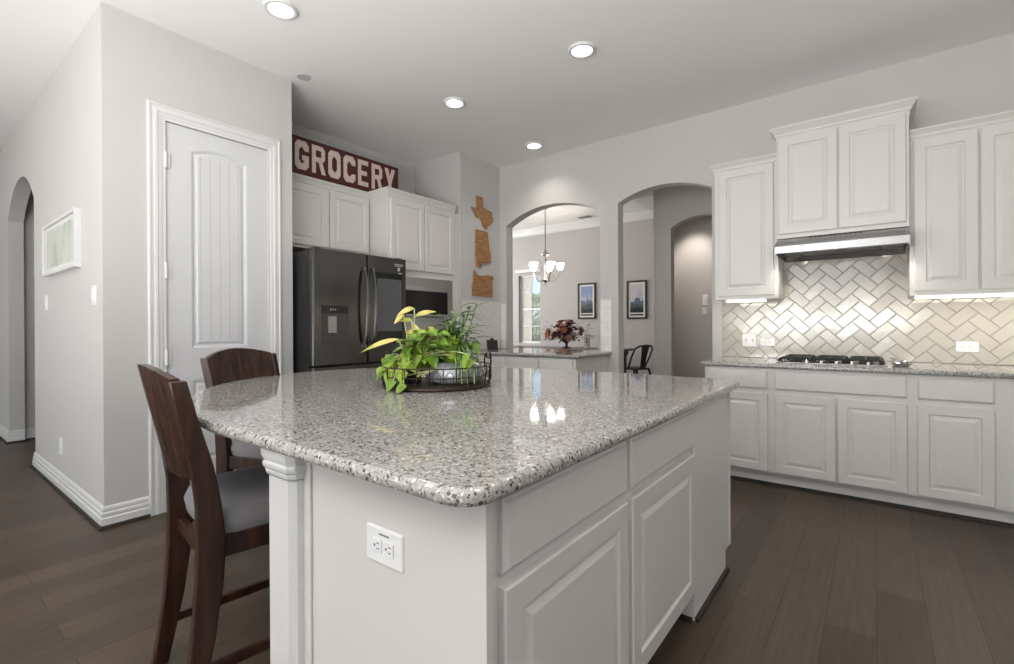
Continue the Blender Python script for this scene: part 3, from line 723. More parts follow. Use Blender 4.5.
# ------------------------------------------------------------------ fridge
def fridge():
    t = thing('refrigerator', 'black stainless french-door refrigerator with a screen in its right door', 'refrigerator', (-3.85, 2.475, 0))
    y0, y1, z1, xf = 2.012, 2.936, 1.812, -3.415
    m = MB(); m.box(-4.36, xf-.075, y0+.008, y1-.008, .03, z1-.012); m.build('body', pmat('fridge_side', (.018, .018, .02), .4, .3, var=.1), t, bevel=.006)
    ym = 2.512
    def slabdoor(a, b, z0, z1, nm):
        m = MB(); n = 8; pts = [(a, xf-.07), (b, xf-.07)]
        fr = [(b, xf-.012), (b-.004, xf-.004), (b-.012, xf), (a+.012, xf), (a+.004, xf-.004), (a, xf-.012)]
        P = pts+fr
        m.loops([[(x, y, z) for y, x in P] for z in (z0, z1)]); return m.build(nm, M_BSTEEL, t, bevel=.002)
    dl = slabdoor(y0, ym-.003, .90, z1, 'door'); dr = slabdoor(ym+.003, y1, .90, z1, 'door')
    for a, b in ((.50, .885), (.06, .487)):
        d = slabdoor(y0, y1, a, b, 'freezer_drawer')
        h = MB(); h.tube([(xf, y0+.08, b-.05), (xf+.045, y0+.10, b-.05), (xf+.055, (y0+y1)/2, b-.05), (xf+.045, y1-.10, b-.05), (xf, y1-.08, b-.05)], .011, 8); h.build('handle', M_BSTEEL, d)
    for d, y, s in ((dl, ym-.045, -1), (dr, ym+.038, 1)):
        h = MB(); z0_, z1_ = 1.03, 1.70; n = 12; secs = []
        for i in range(n+1):
            f = i/n; bow = math.sin(PI*f); x = xf+.012+.05*bow**.6; yy = y
            w = .009; secs.append([(x-.008, yy-w, z0_+(z1_-z0_)*f), (x+.009, yy-w*.8, z0_+(z1_-z0_)*f), (x+.009, yy+w*.8, z0_+(z1_-z0_)*f), (x-.008, yy+w, z0_+(z1_-z0_)*f)])
        h.sweep(secs, sm=True); h.box(xf-.002, xf+.03, y-.010, y+.010, z0_, z0_+.03); h.box(xf-.002, xf+.03, y-.010, y+.010, z1_-.03, z1_)
        h.build('handle', pmat('handle_steel', (.28, .275, .27), .22, 1.0, var=.05), d)
    # dispenser
    a, b, z0, zt = 2.08, 2.325, 1.05, 1.375
    m = MB(); m.loops([[(xf+.003, a, z0), (xf+.003, b, z0), (xf+.003, b, zt), (xf+.003, a, zt)], [(xf+.003, a+.012, z0+.012), (xf+.003, b-.012, z0+.012), (xf+.003, b-.012, zt-.075), (xf+.003, a+.012, zt-.075)], [(xf-.05, a+.03, z0+.03), (xf-.05, b-.03, z0+.03), (xf-.05, b-.03, zt-.09), (xf-.05, a+.03, zt-.09)]], cap0=False)
    m.box(xf-.001, xf+.0025, a, b, z0, zt)
    d = m.build('dispenser', [pmat('dispenser_grey', (.10, .10, .10), .3, .8, var=.1)], dl)
    m = MB(); m.box(xf+.0031, xf+.006, a+.005, b-.005, zt-.068, zt-.006); m.build('display', M_BLACK, d)
    m = MB(); m.box(xf+.004, xf+.010, a+.055, a+.13, z0+.10, zt-.09); m.build('paddle', M_STEEL, d, bevel=.004)
    m = MB(); m.box(xf+.006, xf+.0066, a+.075, a+.08, zt-.045, zt-.03); m.box(xf+.006, xf+.0066, a+.095, a+.10, zt-.045, zt-.03); m.box(xf+.006, xf+.0066, a+.115, a+.125, zt-.04, zt-.033); m.build('indicator', pmat('pale_mark', (.55, .6, .65), .5), d)
    # screen
    a, b, z0, zt = 2.585, 2.885, 1.05, 1.675
    m = MB(); m.box(xf, xf+.006, a, b, z0, zt); s = m.build('screen_bezel', M_BLACK, dr, bevel=.002)
    m = MB(); m.box(xf+.006, xf+.0075, a+.018, b-.012, z0+.11, zt-.055); m.build('screen', M_SCREEN, s)
    m = MB(); m.box(xf, xf+.0012, 2.845, 2.885, 1.665, 1.685); m.box(xf, xf+.0012, 2.80, 2.895, 1.755, 1.762); m.box(xf, xf+.0012, 2.80, 2.895, 1.742, 1.747); m.box(xf, xf+.0012, 2.835, 2.862, 1.70, 1.73); m.build('sticker', pmat('sticker_grey', (.42, .42, .42), .5), dr)
    for y in (y0+.06, y1-.06):
        m = MB(); m.box(xf-.16, xf-.03, y-.03, y+.03, z1-.012, z1+.012); m.build('hinge_cover', M_MBLACK, t, bevel=.005)
fridge()

# ------------------------------------------------------------------ built-in microwave
def micro():
    xf = XA+.72; t = thing('microwave', 'built-in stainless microwave in the tall oven cabinet behind the plant', 'microwave', (xf-.2, 3.42, 1.13))
    y0, y1 = 3.004, 3.84
    m = MB(); m.box(xf-.4, xf+.004, y0+.004, y1-.004, 1.134, 1.695); m.build('trim_frame', M_OVEN, t, bevel=.003)
    m = MB(); m.box(xf+.004, xf+.028, y0+.03, y1-.03, 1.27, 1.60); d = m.build('door', M_OVEN, t, bevel=.004)
    m = MB(); m.box(xf+.028, xf+.030, y0+.05, y1-.10, 1.325, 1.565); m.build('glass', M_BLACK, d)
    m = MB(); m.tube([(xf+.028, y0+.08, 1.298), (xf+.055, y0+.09, 1.298), (xf+.055, y1-.14, 1.298), (xf+.028, y1-.13, 1.298)], .009, 8); m.build('handle', M_STEEL, d)
    m = MB(); m.box(xf+.004, xf+.022, y0+.03, y1-.03, 1.15, 1.255); m.build('control_panel', M_OVEN, t, bevel=.003)
    o = thing('wall_oven', 'stainless wall oven under the microwave mostly hidden by the plant', 'oven', (xf-.2, 3.42, .62))
    m = MB(); m.box(xf-.5, xf+.02, y0+.004, y1-.004, .625, 1.095); m.build('front', M_STEEL, o, bevel=.004)
    m = MB(); m.box(xf+.02, xf+.023, y0+.09, y1-.09, .68, .95); m.build('glass', M_BLACK, o)
    m = MB(); m.tube([(xf+.02, y0+.08, 1.01), (xf+.06, y0+.09, 1.01), (xf+.06, y1-.09, 1.01), (xf+.02, y1-.08, 1.01)], .01, 8); m.build('handle', M_STEEL, o)
micro()

# ------------------------------------------------------------------ GROCERY sign
def sign():
    x, y0, y1, z0, z1 = -4.0, 2.17, 3.325, 2.552, 2.866
    t = thing('wooden_sign', 'dark red wooden sign with cream letters reading GROCERY on the cabinets', 'sign', (x, (y0+y1)/2, z0))
    m = MB(); m.box(x-.02, x, y0, y1, z0, z1); m.build('board', M_SIGNR, t, bevel=.002)
    m = MB(); m.box(x-.018, x+.004, y0-.006, y0, z0, z1); m.box(x-.018, x+.004, y1, y1+.006, z0, z1); m.box(x-.018, x+.004, y0-.006, y1+.006, z1, z1+.006); m.build('edge_frame', pmat('sign_edge', (.03, .008, .008), .6), t)
    s = .29; c = .20       # stroke and corner chamfer in letter units (letter 1 wide, 1.5 high)
    H = 1.5
    ring = lambda i: [(i+c, i), (1-i-c, i), (1-i, i+c), (1-i, H-i-c), (1-i-c, H-i), (i+c, H-i), (i, H-i-c), (i, i+c)]
    def Lo():
        o, q = ring(0), ring(s); return [[o[k], o[(k+1) % 8], q[(k+1) % 8], q[k]] for k in range(8)]
    def Lc():
        P = Lo(); P.pop(2); r = [(1-s, 0+c), (1, c), (1, .5), (1-s, .5)]; r2 = [(1-s, 1.0), (1, 1.0), (1, H-c), (1-s, H-s)]
        return P+[r, r2]
    def Lg(): return Lc()+[[(.52, .5), (1, .5), (1, .76), (.52, .76)]]
    def Lr(): return [[(0, 0), (s, 0), (s, H), (0, H)], [(s, H-s*.85), (1-s, H-s*.85), (1-c, H), (s, H)], [(1-s, H-s*.85), (1-s, .9), (1, .9), (1, H-c), (1-c, H)], [(s, .62), (1-c, .62), (1, .82), (1, .9), (1-s, .9), (s, .88)], [(.5, .64), (.78, .64), (1.05, 0), (.73, 0)]]
    def Le(): return [[(0, 0), (s, 0), (s, H), (0, H)], [(s, 0), (.92, 0), (.92, s*.9), (s, s*.9)], [(s, .62), (.8, .62), (.8, .88), (s, .88)], [(s, H-s*.9), (.92, H-s*.9), (.92, H), (s, H)]]
    def Ly(): return [[(.36, 0), (.66, 0), (.66, .66), (.36, .66)], [(.36, .6), (.66, .6), (.34, H), (-.02, H)], [(.36, .6), (.66, .6), (1.04, H), (.68, H)]]
    seq = [Lg, Lr, Lo, Lc, Le, Lr, Ly]; n = 7; cell = (y1-y0-.03)/n; wl = cell*.80; hs = (z1-z0)*.80/H
    for i, L in enumerate(seq):
        m = MB(); dp = .0035; u0 = y0+.012+cell*i+cell*.07
        for P in L():
            m.prism([(u0+p[0]*wl, z0+.036+p[1]*hs) for p in P], FX(x), .0008, dp); dp += .0004
        m.build('letter', M_SIGNW, t)
sign()

# ------------------------------------------------------------------ wooden cutouts on the short wall
def cutout(name, label, pts, y0, y1, z0, z1):
    m = MB(); P = [(y0+(y1-y0)*a, z0+(z1-z0)*b) for a, b in pts]
    m.prism(P, FX(XP+.001), 0, .022)
    tag(m.build(name, M_CUT, bevel=.002), label, 'wall decoration', 'wooden state cutouts')
TX = [(.245, 1), (.50, .995), (.50, .70), (.62, .665), (.80, .63), (.93, .61), (.955, .47), (1, .36), (.97, .27), (.83, .17), (.72, .10), (.70, 0), (.60, .03), (.54, .10), (.50, .19), (.43, .30), (.36, .36), (.28, .315), (.21, .35), (.15, .44), (.07, .52), (0, .60), (.245, .60)]
AL = [(.06, 1), (.78, .99), (.90, .52), (1, .36), (.98, .16), (.36, .13), (.40, .03), (.30, 0), (.22, .05), (.16, .01), (.06, .02), (0, .34)]
OR = [(.06, 1), (.14, .98), (.20, .86), (.36, .82), (.55, .84), (.70, .88), (.97, .86), (1, .78), (.93, .64), (.94, .52), (.95, 0), (.0, .03), (.0, .40), (.05, .66)]
cutout('wooden_cutout', 'topmost wooden cutout shaped like Texas on the narrow wall', TX, 4.12, 4.51, 2.35, 2.715)
cutout('wooden_cutout', 'tall middle wooden cutout shaped like Alabama below the topmost one', AL, 4.185, 4.462, 1.885, 2.325)
cutout('wooden_cutout', 'lowest wooden cutout shaped like Oregon above the corner tiles', OR, 4.13, 4.51, 1.548, 1.842)
# smart display
def clock():
    c = (-3.52, 4.31, .9255); t = thing('smart_display', 'small black display standing on the corner counter beside the plant', 'display', c)
    m = MB()
    w, h = .065, .115
    d = Vector((.80, -.6, 0)); r = Vector((.6, .8, 0)); u = Vector((0, 0, 1)); C0 = Vector(c)
    def P(a, b, e): return C0+r*a+u*b+d*(e-b*.28)
    m.loops([[P(-w, 0, 0), P(w, 0, 0), P(w, h, 0), P(-w, h, 0)], [P(-w, 0, .02), P(w, 0, .02), P(w, h, .02), P(-w, h, .02)]]); m.build('case', M_MBLACK, t, bevel=.004)
    m = MB(); m.loops([[P(-w*.85, .012, .0202), P(w*.85, .012, .0202), P(w*.85, h-.012, .0202), P(-w*.85, h-.012, .0202)], [P(-w*.85, .012, .021), P(w*.85, .012, .021), P(w*.85, h-.012, .021), P(-w*.85, h-.012, .021)]]); m.build('screen', M_BLACK, t)
    m = MB(); m.loops([[P(-.02, h-.004, .0), P(.02, h-.004, .0), P(.02, h+.02, .0), P(-.02, h+.02, .0)], [P(-.02, h-.004, .014), P(.02, h-.004, .014), P(.02, h+.02, .014), P(-.02, h+.02, .014)]]); m.build('camera_bump', M_MBLACK, t)
    m = MB(); m.loops([[P(-.03, 0, -.07), P(.03, 0, -.07), P(.03, 0, 0), P(-.03, 0, 0)], [P(-.03, .004, -.07), P(.03, .004, -.07), P(.03, .06, 0), P(-.03, .06, 0)]]); m.build('foot', M_MBLACK, t)
clock()

# ------------------------------------------------------------------ counter stools
def make_stool():
    t = thing('counter_stool', '', 'stool')
    def rearleg(s):
        m = MB(); ks = [(1.045, .226, -.288, .016, .022), (.93, .221, -.262, .017, .025), (.78, .213, -.224, .018, .029), (.66, .205, -.205, .019, .033), (.54, .199, -.198, .021, .038), (.42, .197, -.202, .021, .036), (.25, .197, -.219, .020, .031), (.10, .199, -.243, .018, .026), (0, .202, -.262, .017, .024)]
        m.sweep([[(s*x-a, y-b, z), (s*x+a, y-b, z), (s*x+a, y+b, z), (s*x-a, y+b, z)] for z, x, y, a, b in ks], sm=True)
        return m
    for s in (-1, 1): rearleg(s).build('rear_leg', M_CHAIR, t, bevel=.004)
    for s in (-1, 1):
        m = MB(); m.sweep([[(s*.205-a, .215-a, z), (s*.205+a, .215-a, z), (s*.205+a, .215+a, z), (s*.205-a, .215+a, z)] for z, a in ((.535, .024), (.3, .022), (0, .017))]); m.build('front_leg', M_CHAIR, t, bevel=.003)
    # back: curved slab with plank ridges, crowned top
    m = MB(); NX, NZ = 30, 8
    def bp(i, j, side):
        f = i/NX; x = (f-.5)*2; zb, zt = .735, 1.05+.035*(1-x*x)
        z = zb+(zt-zb)*j/NZ
        y = -.213-(z-.69)*.215 - .034*(1-x*x)
        pl = f*6; e = abs(pl-round(pl)); g = -.0035 if e < .07 and 0 < round(pl) < 6 else 0
        return (x*(.20+.012*j/NZ), y+side*(.012+g), z)
    fr = [bp(i, j, 1) for j in range(NZ+1) for i in range(NX+1)]; bk = [bp(i, j, -1) for j in range(NZ+1) for i in range(NX+1)]
    n = NX+1; fs = []; K = len(fr)
    for j in range(NZ):
        for i in range(NX):
            a = j*n+i; fs += [(a, a+1, a+1+n, a+n), (K+a+1, K+a, K+a+n, K+a+1+n)]
    for i in range(NX): fs += [(i, i+1, K+i+1, K+i), (NZ*n+i+1, NZ*n+i, K+NZ*n+i, K+NZ*n+i+1)]
    for j in range(NZ): fs += [(j*n, K+j*n, K+(j+1)*n, (j+1)*n), (j*n+NX, (j+1)*n+NX, K+(j+1)*n+NX, K+j*n+NX)]
    m.add(fr+bk, fs); m.build('backrest', M_CHAIR, t)
    # seat frame and cushion
    m = MB()
    for s in (-1, 1): m.sweep([[(s*x-.013, y, .485), (s*x+.013, y, .485), (s*x+.013, y, .55), (s*x-.013, y, .55)] for x, y in ((.198, -.20), (.212, .22))])
    m.box(-.2, .2, .205, .232, .485, .55); m.box(-.19, .19, -.212, -.187, .47, .515); m.build('seat_frame', M_CHAIR, t, bevel=.003)
    m = MB(); Ls = []
    for z, i in ((.52, .012), (.545, -.002), (.59, -.010), (.628, .004), (.645, .03), (.652, .08)):
        l = []
        for k in range(40):
            a = 2*PI*k/40; ca, sa = math.cos(a), math.sin(a); e = .28
            x = math.copysign(abs(ca)**e, ca); y = math.copysign(abs(sa)**e, sa)
            hw = (.195+.018*(y+1)/2)-i; l.append((x*hw, .025+y*(.215-i), z))
        Ls.append(l)
    m.loops(Ls, sm=True); m.build('cushion', M_FABRIC, t)
    for s in (-1, 1):
        m = MB(); m.box(-.011+s*.199, .011+s*.199, -.22, .205, .135, .165); m.build('stretcher', M_CHAIR, t, bevel=.002)
    m = MB(); m.box(-.19, .19, .205, .228, .20, .235); m.build('footrest', M_CHAIR, t, bevel=.002)
    return t
st = make_stool()
st['label'] = 'dark wooden counter stool in front, back turned to the camera, beside the island post'; st['group'] = 'counter stools'
st.location = (-1.80, .835, 0); st.rotation_euler.z = math.radians(-7)
s2 = copy_tree(st); s2['label'] = 'dark wooden counter stool behind the bowed end of the island, before the pantry door'
s2.location = (-2.522, 1.321, 0); s2.rotation_euler.z = math.radians(-68)

# ------------------------------------------------------------------ tray and plants on the island
TX_, TY_, TZ_ = -1.685, 1.64, .9142
VD = Vector((-.62, .785, 0)).normalized(); VR = Vector((.785, .62, 0)).normalized()
def tp(a, b, z): p = Vector((TX_, TY_, TZ_+z))+VR*a+VD*b; return (p.x, p.y, p.z)
def tray():
    t = thing('wire_tray', 'round brown wire tray with scrolled handles on the island', 'tray', (TX_, TY_, TZ_)); R = .252
    circ = lambda r, z, n=48: [tp(r*math.cos(2*PI*k/n), r*math.sin(2*PI*k/n), z) for k in range(n)]
    m = MB(); m.lathe([(.001, .004), (R-.008, .004), (R-.008, .012), (.001, .012)], (TX_, TY_, TZ_+.002), 40); m.build('base', pmat('tray_wood', (.05, .033, .025), .5, var=.3, vscale=20), t)
    m = MB()
    for r, z, w in ((R, .008, .008), (R+.004, .058, .0022), (R+.008, .10, .003)): m.tube(circ(r, z), w, 6, closed=True)
    m.build('rim', M_BRZ, t)
    m = MB()
    for k in range(28):
        a = 2*PI*k/28; ca, sa = math.cos(a), math.sin(a)
        m.tube([tp((R+.001)*ca, (R+.001)*sa, .01), tp((R+.008)*ca, (R+.008)*sa, .04), tp((R+.008)*ca, (R+.008)*sa, .10)], .0025, 5)
        a2 = a+PI/28
        pts = []
        for q in range(13):
            th = 2*PI*q/12; aa = a2+.07*math.cos(th); pts.append(tp((R+.006)*math.cos(aa), (R+.006)*math.sin(aa), .055+.030*math.sin(th)))
        m.tube(pts, .0013, 4)
    m.build('wirework', M_BRZ, t)
    for s in (-1, 1):
        m = MB(); c = []
        for da, z in ((-.15, .10), (-.17, .13), (-.14, .155), (-.10, .162), (-.09, .148), (-.06, .14), (0, .138), (.06, .14), (.09, .148), (.10, .162), (.14, .155), (.17, .13), (.15, .10)):
            aa = (-.32 if s > 0 else PI-.32)+da; c.append(tp((R+.011)*math.cos(aa), (R+.011)*math.sin(aa), z))
        m.tube(c, .0045, 6); m.build('handle', M_BRZ, t)
tray()
def leafmat(name, c1, c2, vs=9):
    m = bpy.data.materials.new(name); m.use_nodes = True; n = m.node_tree.nodes; L = m.node_tree.links; b = n['Principled BSDF']
    b.inputs['Roughness'].default_value = .35
    b.inputs['Subsurface Weight'].default_value = .15; b.inputs['Subsurface Radius'].default_value = (.01, .02, .004); b.inputs['Subsurface Scale'].default_value = .1
    tc = n.new('ShaderNodeTexCoord'); ns = n.new('ShaderNodeTexNoise'); ns.inputs['Scale'].default_value = vs; ns.inputs['Detail'].default_value = 3
    L.new(tc.outputs['Object'], ns.inputs['Vector']); rp = ramp(n, [(.35, c1), (.65, c2)]); L.new(ns.outputs['Fac'], rp.inputs[0]); L.new(rp.outputs[0], b.inputs['Base Color'])
    return m
M_POTHOS = leafmat('lime_leaf', (.07, .17, .015), (.30, .42, .04)); M_LUCKY = leafmat('dark_leaf', (.05, .12, .02), (.19, .30, .07)); M_STEM = pmat('pale_stem', (.42, .42, .20), .5, var=.2)
M_YELLOW = leafmat('yellowing_leaf', (.25, .34, .05), (.62, .50, .16), 14)
def leaf(m, base, dirv, up, ln, wd, heart=True, droop=.3, mi=0, fold=.25):
    d = Vector(dirv).normalized(); u = Vector(up); r = d.cross(u)
    if r.length < .01: r = Vector((1, 0, 0))
    r.normalize(); u = r.cross(d).normalized(); B = Vector(base)
    prof = [(-.10, .42), (-.02, .80), (.12, 1.0), (.30, .96), (.50, .76), (.70, .48), (.87, .20), (1.0, .0)] if heart else [(0, .10), (.12, .55), (.28, .92), (.45, 1.0), (.62, .85), (.80, .50), (.92, .2), (1, 0)]
    vs = []; fs = []
    for k, (t, w) in enumerate(prof):
        c = B+d*(t*ln)-Vector((0, 0, 1))*(droop*ln*max(0, t)**2)
        if heart and t < 0: c0 = B
        else: c0 = c
        e = w*wd/2; z = u*(fold*e)
        vs += [c-r*e+z, c-r*e*.5+z*.35, c0, c+r*e*.5+z*.35, c+r*e+z]
    for k in range(len(prof)-1):
        for j in range(4): a = k*5+j; fs.append((a, a+1, a+6, a+5))
    m.add(vs, fs, mi, True)
def curve3(p0, p1, p2, n=10):
    p0, p1, p2 = map(Vector, (p0, p1, p2)); return [p0*(1-t)**2+p1*2*t*(1-t)+p2*t*t for t in [i/n for i in range(n+1)]]
def pothos():
    rnd = random.Random(11)
    bx = tp(-.128, -.015, 0)
    t = thing('potted_plant', 'bushy lime-green trailing plant in a black pot on the left of the tray', 'plant', (bx[0], bx[1], TZ_+.0145))
    z0 = .0145
    m = MB(); m.lathe([(.001, 0), (.052, 0), (.062, .06), (.068, .095), (.073, .095), (.073, .106), (.065, .106), (.062, .095), (.001, .095)], (bx[0], bx[1], TZ_+z0), 24); m.build('pot', M_BLACK, t)
    stems = MB(); lv = MB()
    def vine(a, b, z, length, leaves, sz, mi=0, heart=True):
        """vine from pot to tray-space end point"""
        p0 = tp(-.125+rnd.uniform(-.04, .04), -.015+rnd.uniform(-.04, .04), z0+.10); p2 = tp(a, b, z)
        mid = (Vector(p0)+Vector(p2))/2+Vector((0, 0, length)); pts = curve3(p0, mid, p2, 10); stems.tube(pts, [.0032]*6+[.0026]*5, 5)
        for k in range(leaves):
            i = 10-int(k*7/max(1, leaves)); q = pts[i]; tdir = (pts[i]-pts[i-1]).normalized()
            dr = tdir*.8+VR*rnd.uniform(-.9, .9)-VD*rnd.uniform(-.3, .9)+Vector((0, 0, rnd.uniform(-.5, .25)))
            leaf(lv, q, dr, (rnd.uniform(-.4, .4)-.25*VD.x, rnd.uniform(-.4, .4)-.55*VD.y, 1), sz*rnd.uniform(.8, 1.15), sz*rnd.uniform(.7, .9), heart, rnd.uniform(.1, .5), mi)
    # bushy middle
    for k in range(84):
        a = rnd.gauss(-.01, .08); b = rnd.gauss(-.035, .06); z = rnd.uniform(.13, .27)-abs(a)*.2
        vine(a, b, max(.13, z), .06, 2, rnd.uniform(.045, .07))
    # leaves that hang over the tray on the left front
    for a, b, z in ((-.235, -.10, .075), (-.19, -.16, .045), (-.115, -.245, .03), (-.165, -.225, .045), (-.25, -.06, .095), (-.205, -.13, .085)):
        vine(a, b, z, .10, 3, .062)
    # tall yellowing leaves
    for a, b, z, dr, ln, w in ((-.165, .02, .345, (-.35, 0, -.25), .06, .035), (-.115, .03, .375, (-.8, 0, -.15), .09, .04), (-.115, .03, .335, (.9, 0, .40), .12, .034), (-.125, .02, .315, (-.9, 0, .15), .07, .032), (-.185, .0, .225, (-1, 0, -.13), .19, .034), (-.115, .0, .30, (.25, 0, -.8), .10, .045), (-.155, -.02, .17, (-.5, 0, -.75), .09, .022), (-.09, .02, .25, (-.6, 0, .2), .07, .04), (-.06, .0, .27, (.8, 0, .0), .08, .04)):
        p0 = tp(-.12, -.015, z0+.10); p2 = tp(a, b, z); pts = curve3(p0, tp(a*.9-.01, b, z*.8), p2, 10); stems.tube(pts, .003, 5)
        dv = VR*dr[0]+Vector((0, 0, dr[2]))
        leaf(lv, p2, dv, -VD*.8+Vector((0, 0, .8)), ln, w, False, .22, 1)
    # bare pale roots in front
    for k in range(9):
        a0 = rnd.uniform(-.09, .0); a1 = a0+rnd.uniform(-.12, .05)
        stems.tube(curve3(tp(.03, -.10, .08), tp((a0+.03)/2, -.15, .085+rnd.uniform(0, .03)), tp(a1, -.16+rnd.uniform(-.03, .03), .06), 8), .0028, 5)
    lv.v = [(p[0], p[1], max(p[2], TZ_+.004)) for p in lv.v]
    stems.build('stems', M_STEM, t); lv.build('leaves', [M_POTHOS, M_YELLOW], t)
pothos()
def bamboo():
    rnd = random.Random(5)
    bx = tp(.088, -.02, 0)
    t = thing('potted_plant', 'tall dark-green grassy plant in a grey glass bowl on the right of the tray', 'plant', (bx[0], bx[1], TZ_+.0145))
    z0 = .0145
    bowlm = pmat('mottled_glass', (.27, .29, .31), .1, .3, var=.85, vscale=85, spec=.8)
    m = MB(); m.lathe([(.001, 0), (.10, 0), (.130, .015), (.14, .038), (.134, .064), (.112, .090), (.09, .102), (.085, .100), (.1, .088), (.001, .085)], (bx[0], bx[1], TZ_+z0), 40); m.build('bowl', bowlm, t)
    m = MB(); m.lathe([(.001, .012), (.04, .010), (.084, 0), (.001, -.004)], (bx[0], bx[1], TZ_+z0+.090), 20); m.build('soil', pmat('soil', (.03, .022, .018), .9, var=.4, vscale=60), t)
    st = MB(); lv = MB()
    for k in range(17):
        a = rnd.uniform(-.06, .06); b = rnd.uniform(-.05, .05); h = rnd.uniform(.24, .40)
        la = rnd.uniform(-.04, .06)
        pts = curve3(tp(.085+a*.6, b*.6, z0+.1), tp(.085+a, b, h*.6), tp(.085+a+la, b, h), 8); st.tube(pts, .003, 5)
        for j in range(7):
            i = 8-j if j < 6 else 3; q = pts[i]; az = rnd.uniform(0, 2*PI); dv = VR*math.cos(az)+VD*math.sin(az)+Vector((0, 0, rnd.uniform(-.1, .9)))
            leaf(lv, q, dv, (0, 0, 1), rnd.uniform(.06, .105), rnd.uniform(.018, .030), False, .45, 0, .4)
    for ang, ln, z, dz in ((.05, .20, .20, .1), (-.12, .20, .17, -.25), (.18, .19, .27, 0.02), (0.02, .16, .33, .25), (-.02, .14, .25, .0)):
        p0 = Vector(tp(.10, 0, z0+.12)); p2 = Vector(tp(.10+ln, -.02, z+dz*.3)); pts = curve3(p0, tp(.12, -.01, z+.06), p2, 12)
        rt = Vector((0, 0, 1)).cross((p2-p0)).normalized(); n = len(pts)
        vs = []; fs = []
        for i, p in enumerate(pts):
            w = .009*math.sin(PI*min(1, .12+i/(n-1)*.88)); vs += [p-VD*w+Vector((0, 0, w*.5)), p, p+VD*w+Vector((0, 0, w*.5))]
        for i in range(n-1):
            for j in range(2): a = i*3+j; fs.append((a, a+1, a+4, a+3))
        lv.add(vs, fs, 0, True)
    # hanging blades at the right front
    for a in (.11, .135, .16, .19):
        pts = curve3(tp(.09, -.02, .16), tp(a-.01, -.12, .26), tp(a, -.20, .03), 12); lv.tube(pts, [.003+.003*math.sin(PI*i/12) for i in range(13)], 4)
    st.build('stems', pmat('green_stem', (.12, .2, .06), .5, var=.2), t); lv.build('leaves', M_LUCKY, t)
bamboo()

# ------------------------------------------------------------------ hall picture
def hall_pic():
    x0, x1, z0, z1 = -5.22, -4.181, 1.608, 1.997; F = FY(YP)
    t = thing('framed_picture', 'pale watercolour in a white box frame on the hall wall', 'picture', ((x0+x1)/2, YP, z0))
    m = MB(); m.loops([rect(F, x0, x1, z0, z1, 0), rect(F, x0, x1, z0, z1, .036), rect(F, x0, x1, z0, z1, .036, .02), rect(F, x0, x1, z0, z1, .024, .022)], cap1=False); m.build('frame', M_TRIM, t)
    am = bpy.data.materials.new('pale_art'); am.use_nodes = True; n = am.node_tree.nodes; L = am.node_tree.links; b = n['Principled BSDF']; b.inputs['Roughness'].default_value = .3
    tc = n.new('ShaderNodeTexCoord'); mp = n.new('ShaderNodeMapping'); mp.inputs['Scale'].default_value = (3.2, 1, 1.4); ns = n.new('ShaderNodeTexNoise'); ns.inputs['Scale'].default_value = 2.6; ns.inputs['Detail'].default_value = 3
    L.new(tc.outputs['Object'], mp.inputs[0]); L.new(mp.outputs[0], ns.inputs['Vector']); rp = ramp(n, [(.34, (.38, .42, .40)), (.46, (.58, .63, .55)), (.6, (.66, .66, .62))]); L.new(ns.outputs['Fac'], rp.inputs[0]); L.new(rp.outputs[0], b.inputs['Base Color'])
    m = MB(); m.loops([rect(F, x0, x1, z0, z1, .012, .022), rect(F, x0, x1, z0, z1, .022, .022)]); p = m.build('mat_board', pmat('mat_board_white', (.72, .73, .70), .6), t)
    m = MB(); m.loops([rect(F, x0+.06, x1-.06, z0+.03, z1-.03, .0222, .022), rect(F, x0+.06, x1-.06, z0+.03, z1-.03, .0232, .022)]); m.build('artwork', am, p)
hall_pic()

# ------------------------------------------------------------------ dining room
def poster(label, x0, x1, z0, z1, skyc, seed):
    F = FY(YFAR); rnd = random.Random(seed)
    t = thing('framed_picture', label, 'picture', ((x0+x1)/2, YFAR, z0), 'black-framed landscape posters')
    m = MB(); m.loops([rect(F, x0, x1, z0, z1, 0), rect(F, x0, x1, z0, z1, .03), rect(F, x0, x1, z0, z1, .03, .035), rect(F, x0, x1, z0, z1, .012, .037)], cap1=False); m.build('frame', M_MBLACK, t)
    m = MB(); m.loops([rect(F, x0, x1, z0, z1, .005, .036), rect(F, x0, x1, z0, z1, .012, .036)]); b = m.build('mat_board', pmat('poster_border', (.75, .72, .68), .5), t)
    a, c, p, q = x0+.075, x1-.075, z0+.13, z1-.075
    m = MB(); d = .0122
    m.prism([(a, p), (c, p), (c, q), (a, q)], F, d, d+.0006)
    for li, (hh, rough, mi) in enumerate(((.62, .16, 1), (.45, .10, 2), (.30, .07, 3), (.16, .05, 4))):
        pts = [(a, p)]+[(a+(c-a)*k/10, p+(q-p)*(hh+rnd.uniform(-rough, rough)*(1 if li else 1.4))) for k in range(11)]+[(c, p)]
        m.prism([pts[0], pts[-1]]+pts[-2:0:-1], F, d+.0006, d+.0008+li*.0003, mi)
    m.prism([(a, z0+.07), (c, z0+.07), (c, z0+.105), (a, z0+.105)], F, d, d+.001, 4)
    m.build('print', [pmat('print_sky%d' % seed, skyc, .4), pmat('print_snow', (.42, .45, .52), .4, var=.5, vscale=22), pmat('print_blue', (.10, .13, .20), .4, var=.4, vscale=14), pmat('print_green', (.05, .07, .06), .4, var=.4, vscale=14), pmat('print_dark', (.012, .013, .018), .4)], b)
poster('black-framed mountain poster with a blue sky, seen through the pass-through', -5.33, -4.885, 1.35, 2.15, (.22, .30, .48), 3)
poster('black-framed mountain poster with a pale sky, seen through the tall arch', -4.16, -3.725, 1.335, 2.135, (.55, .50, .52), 4)
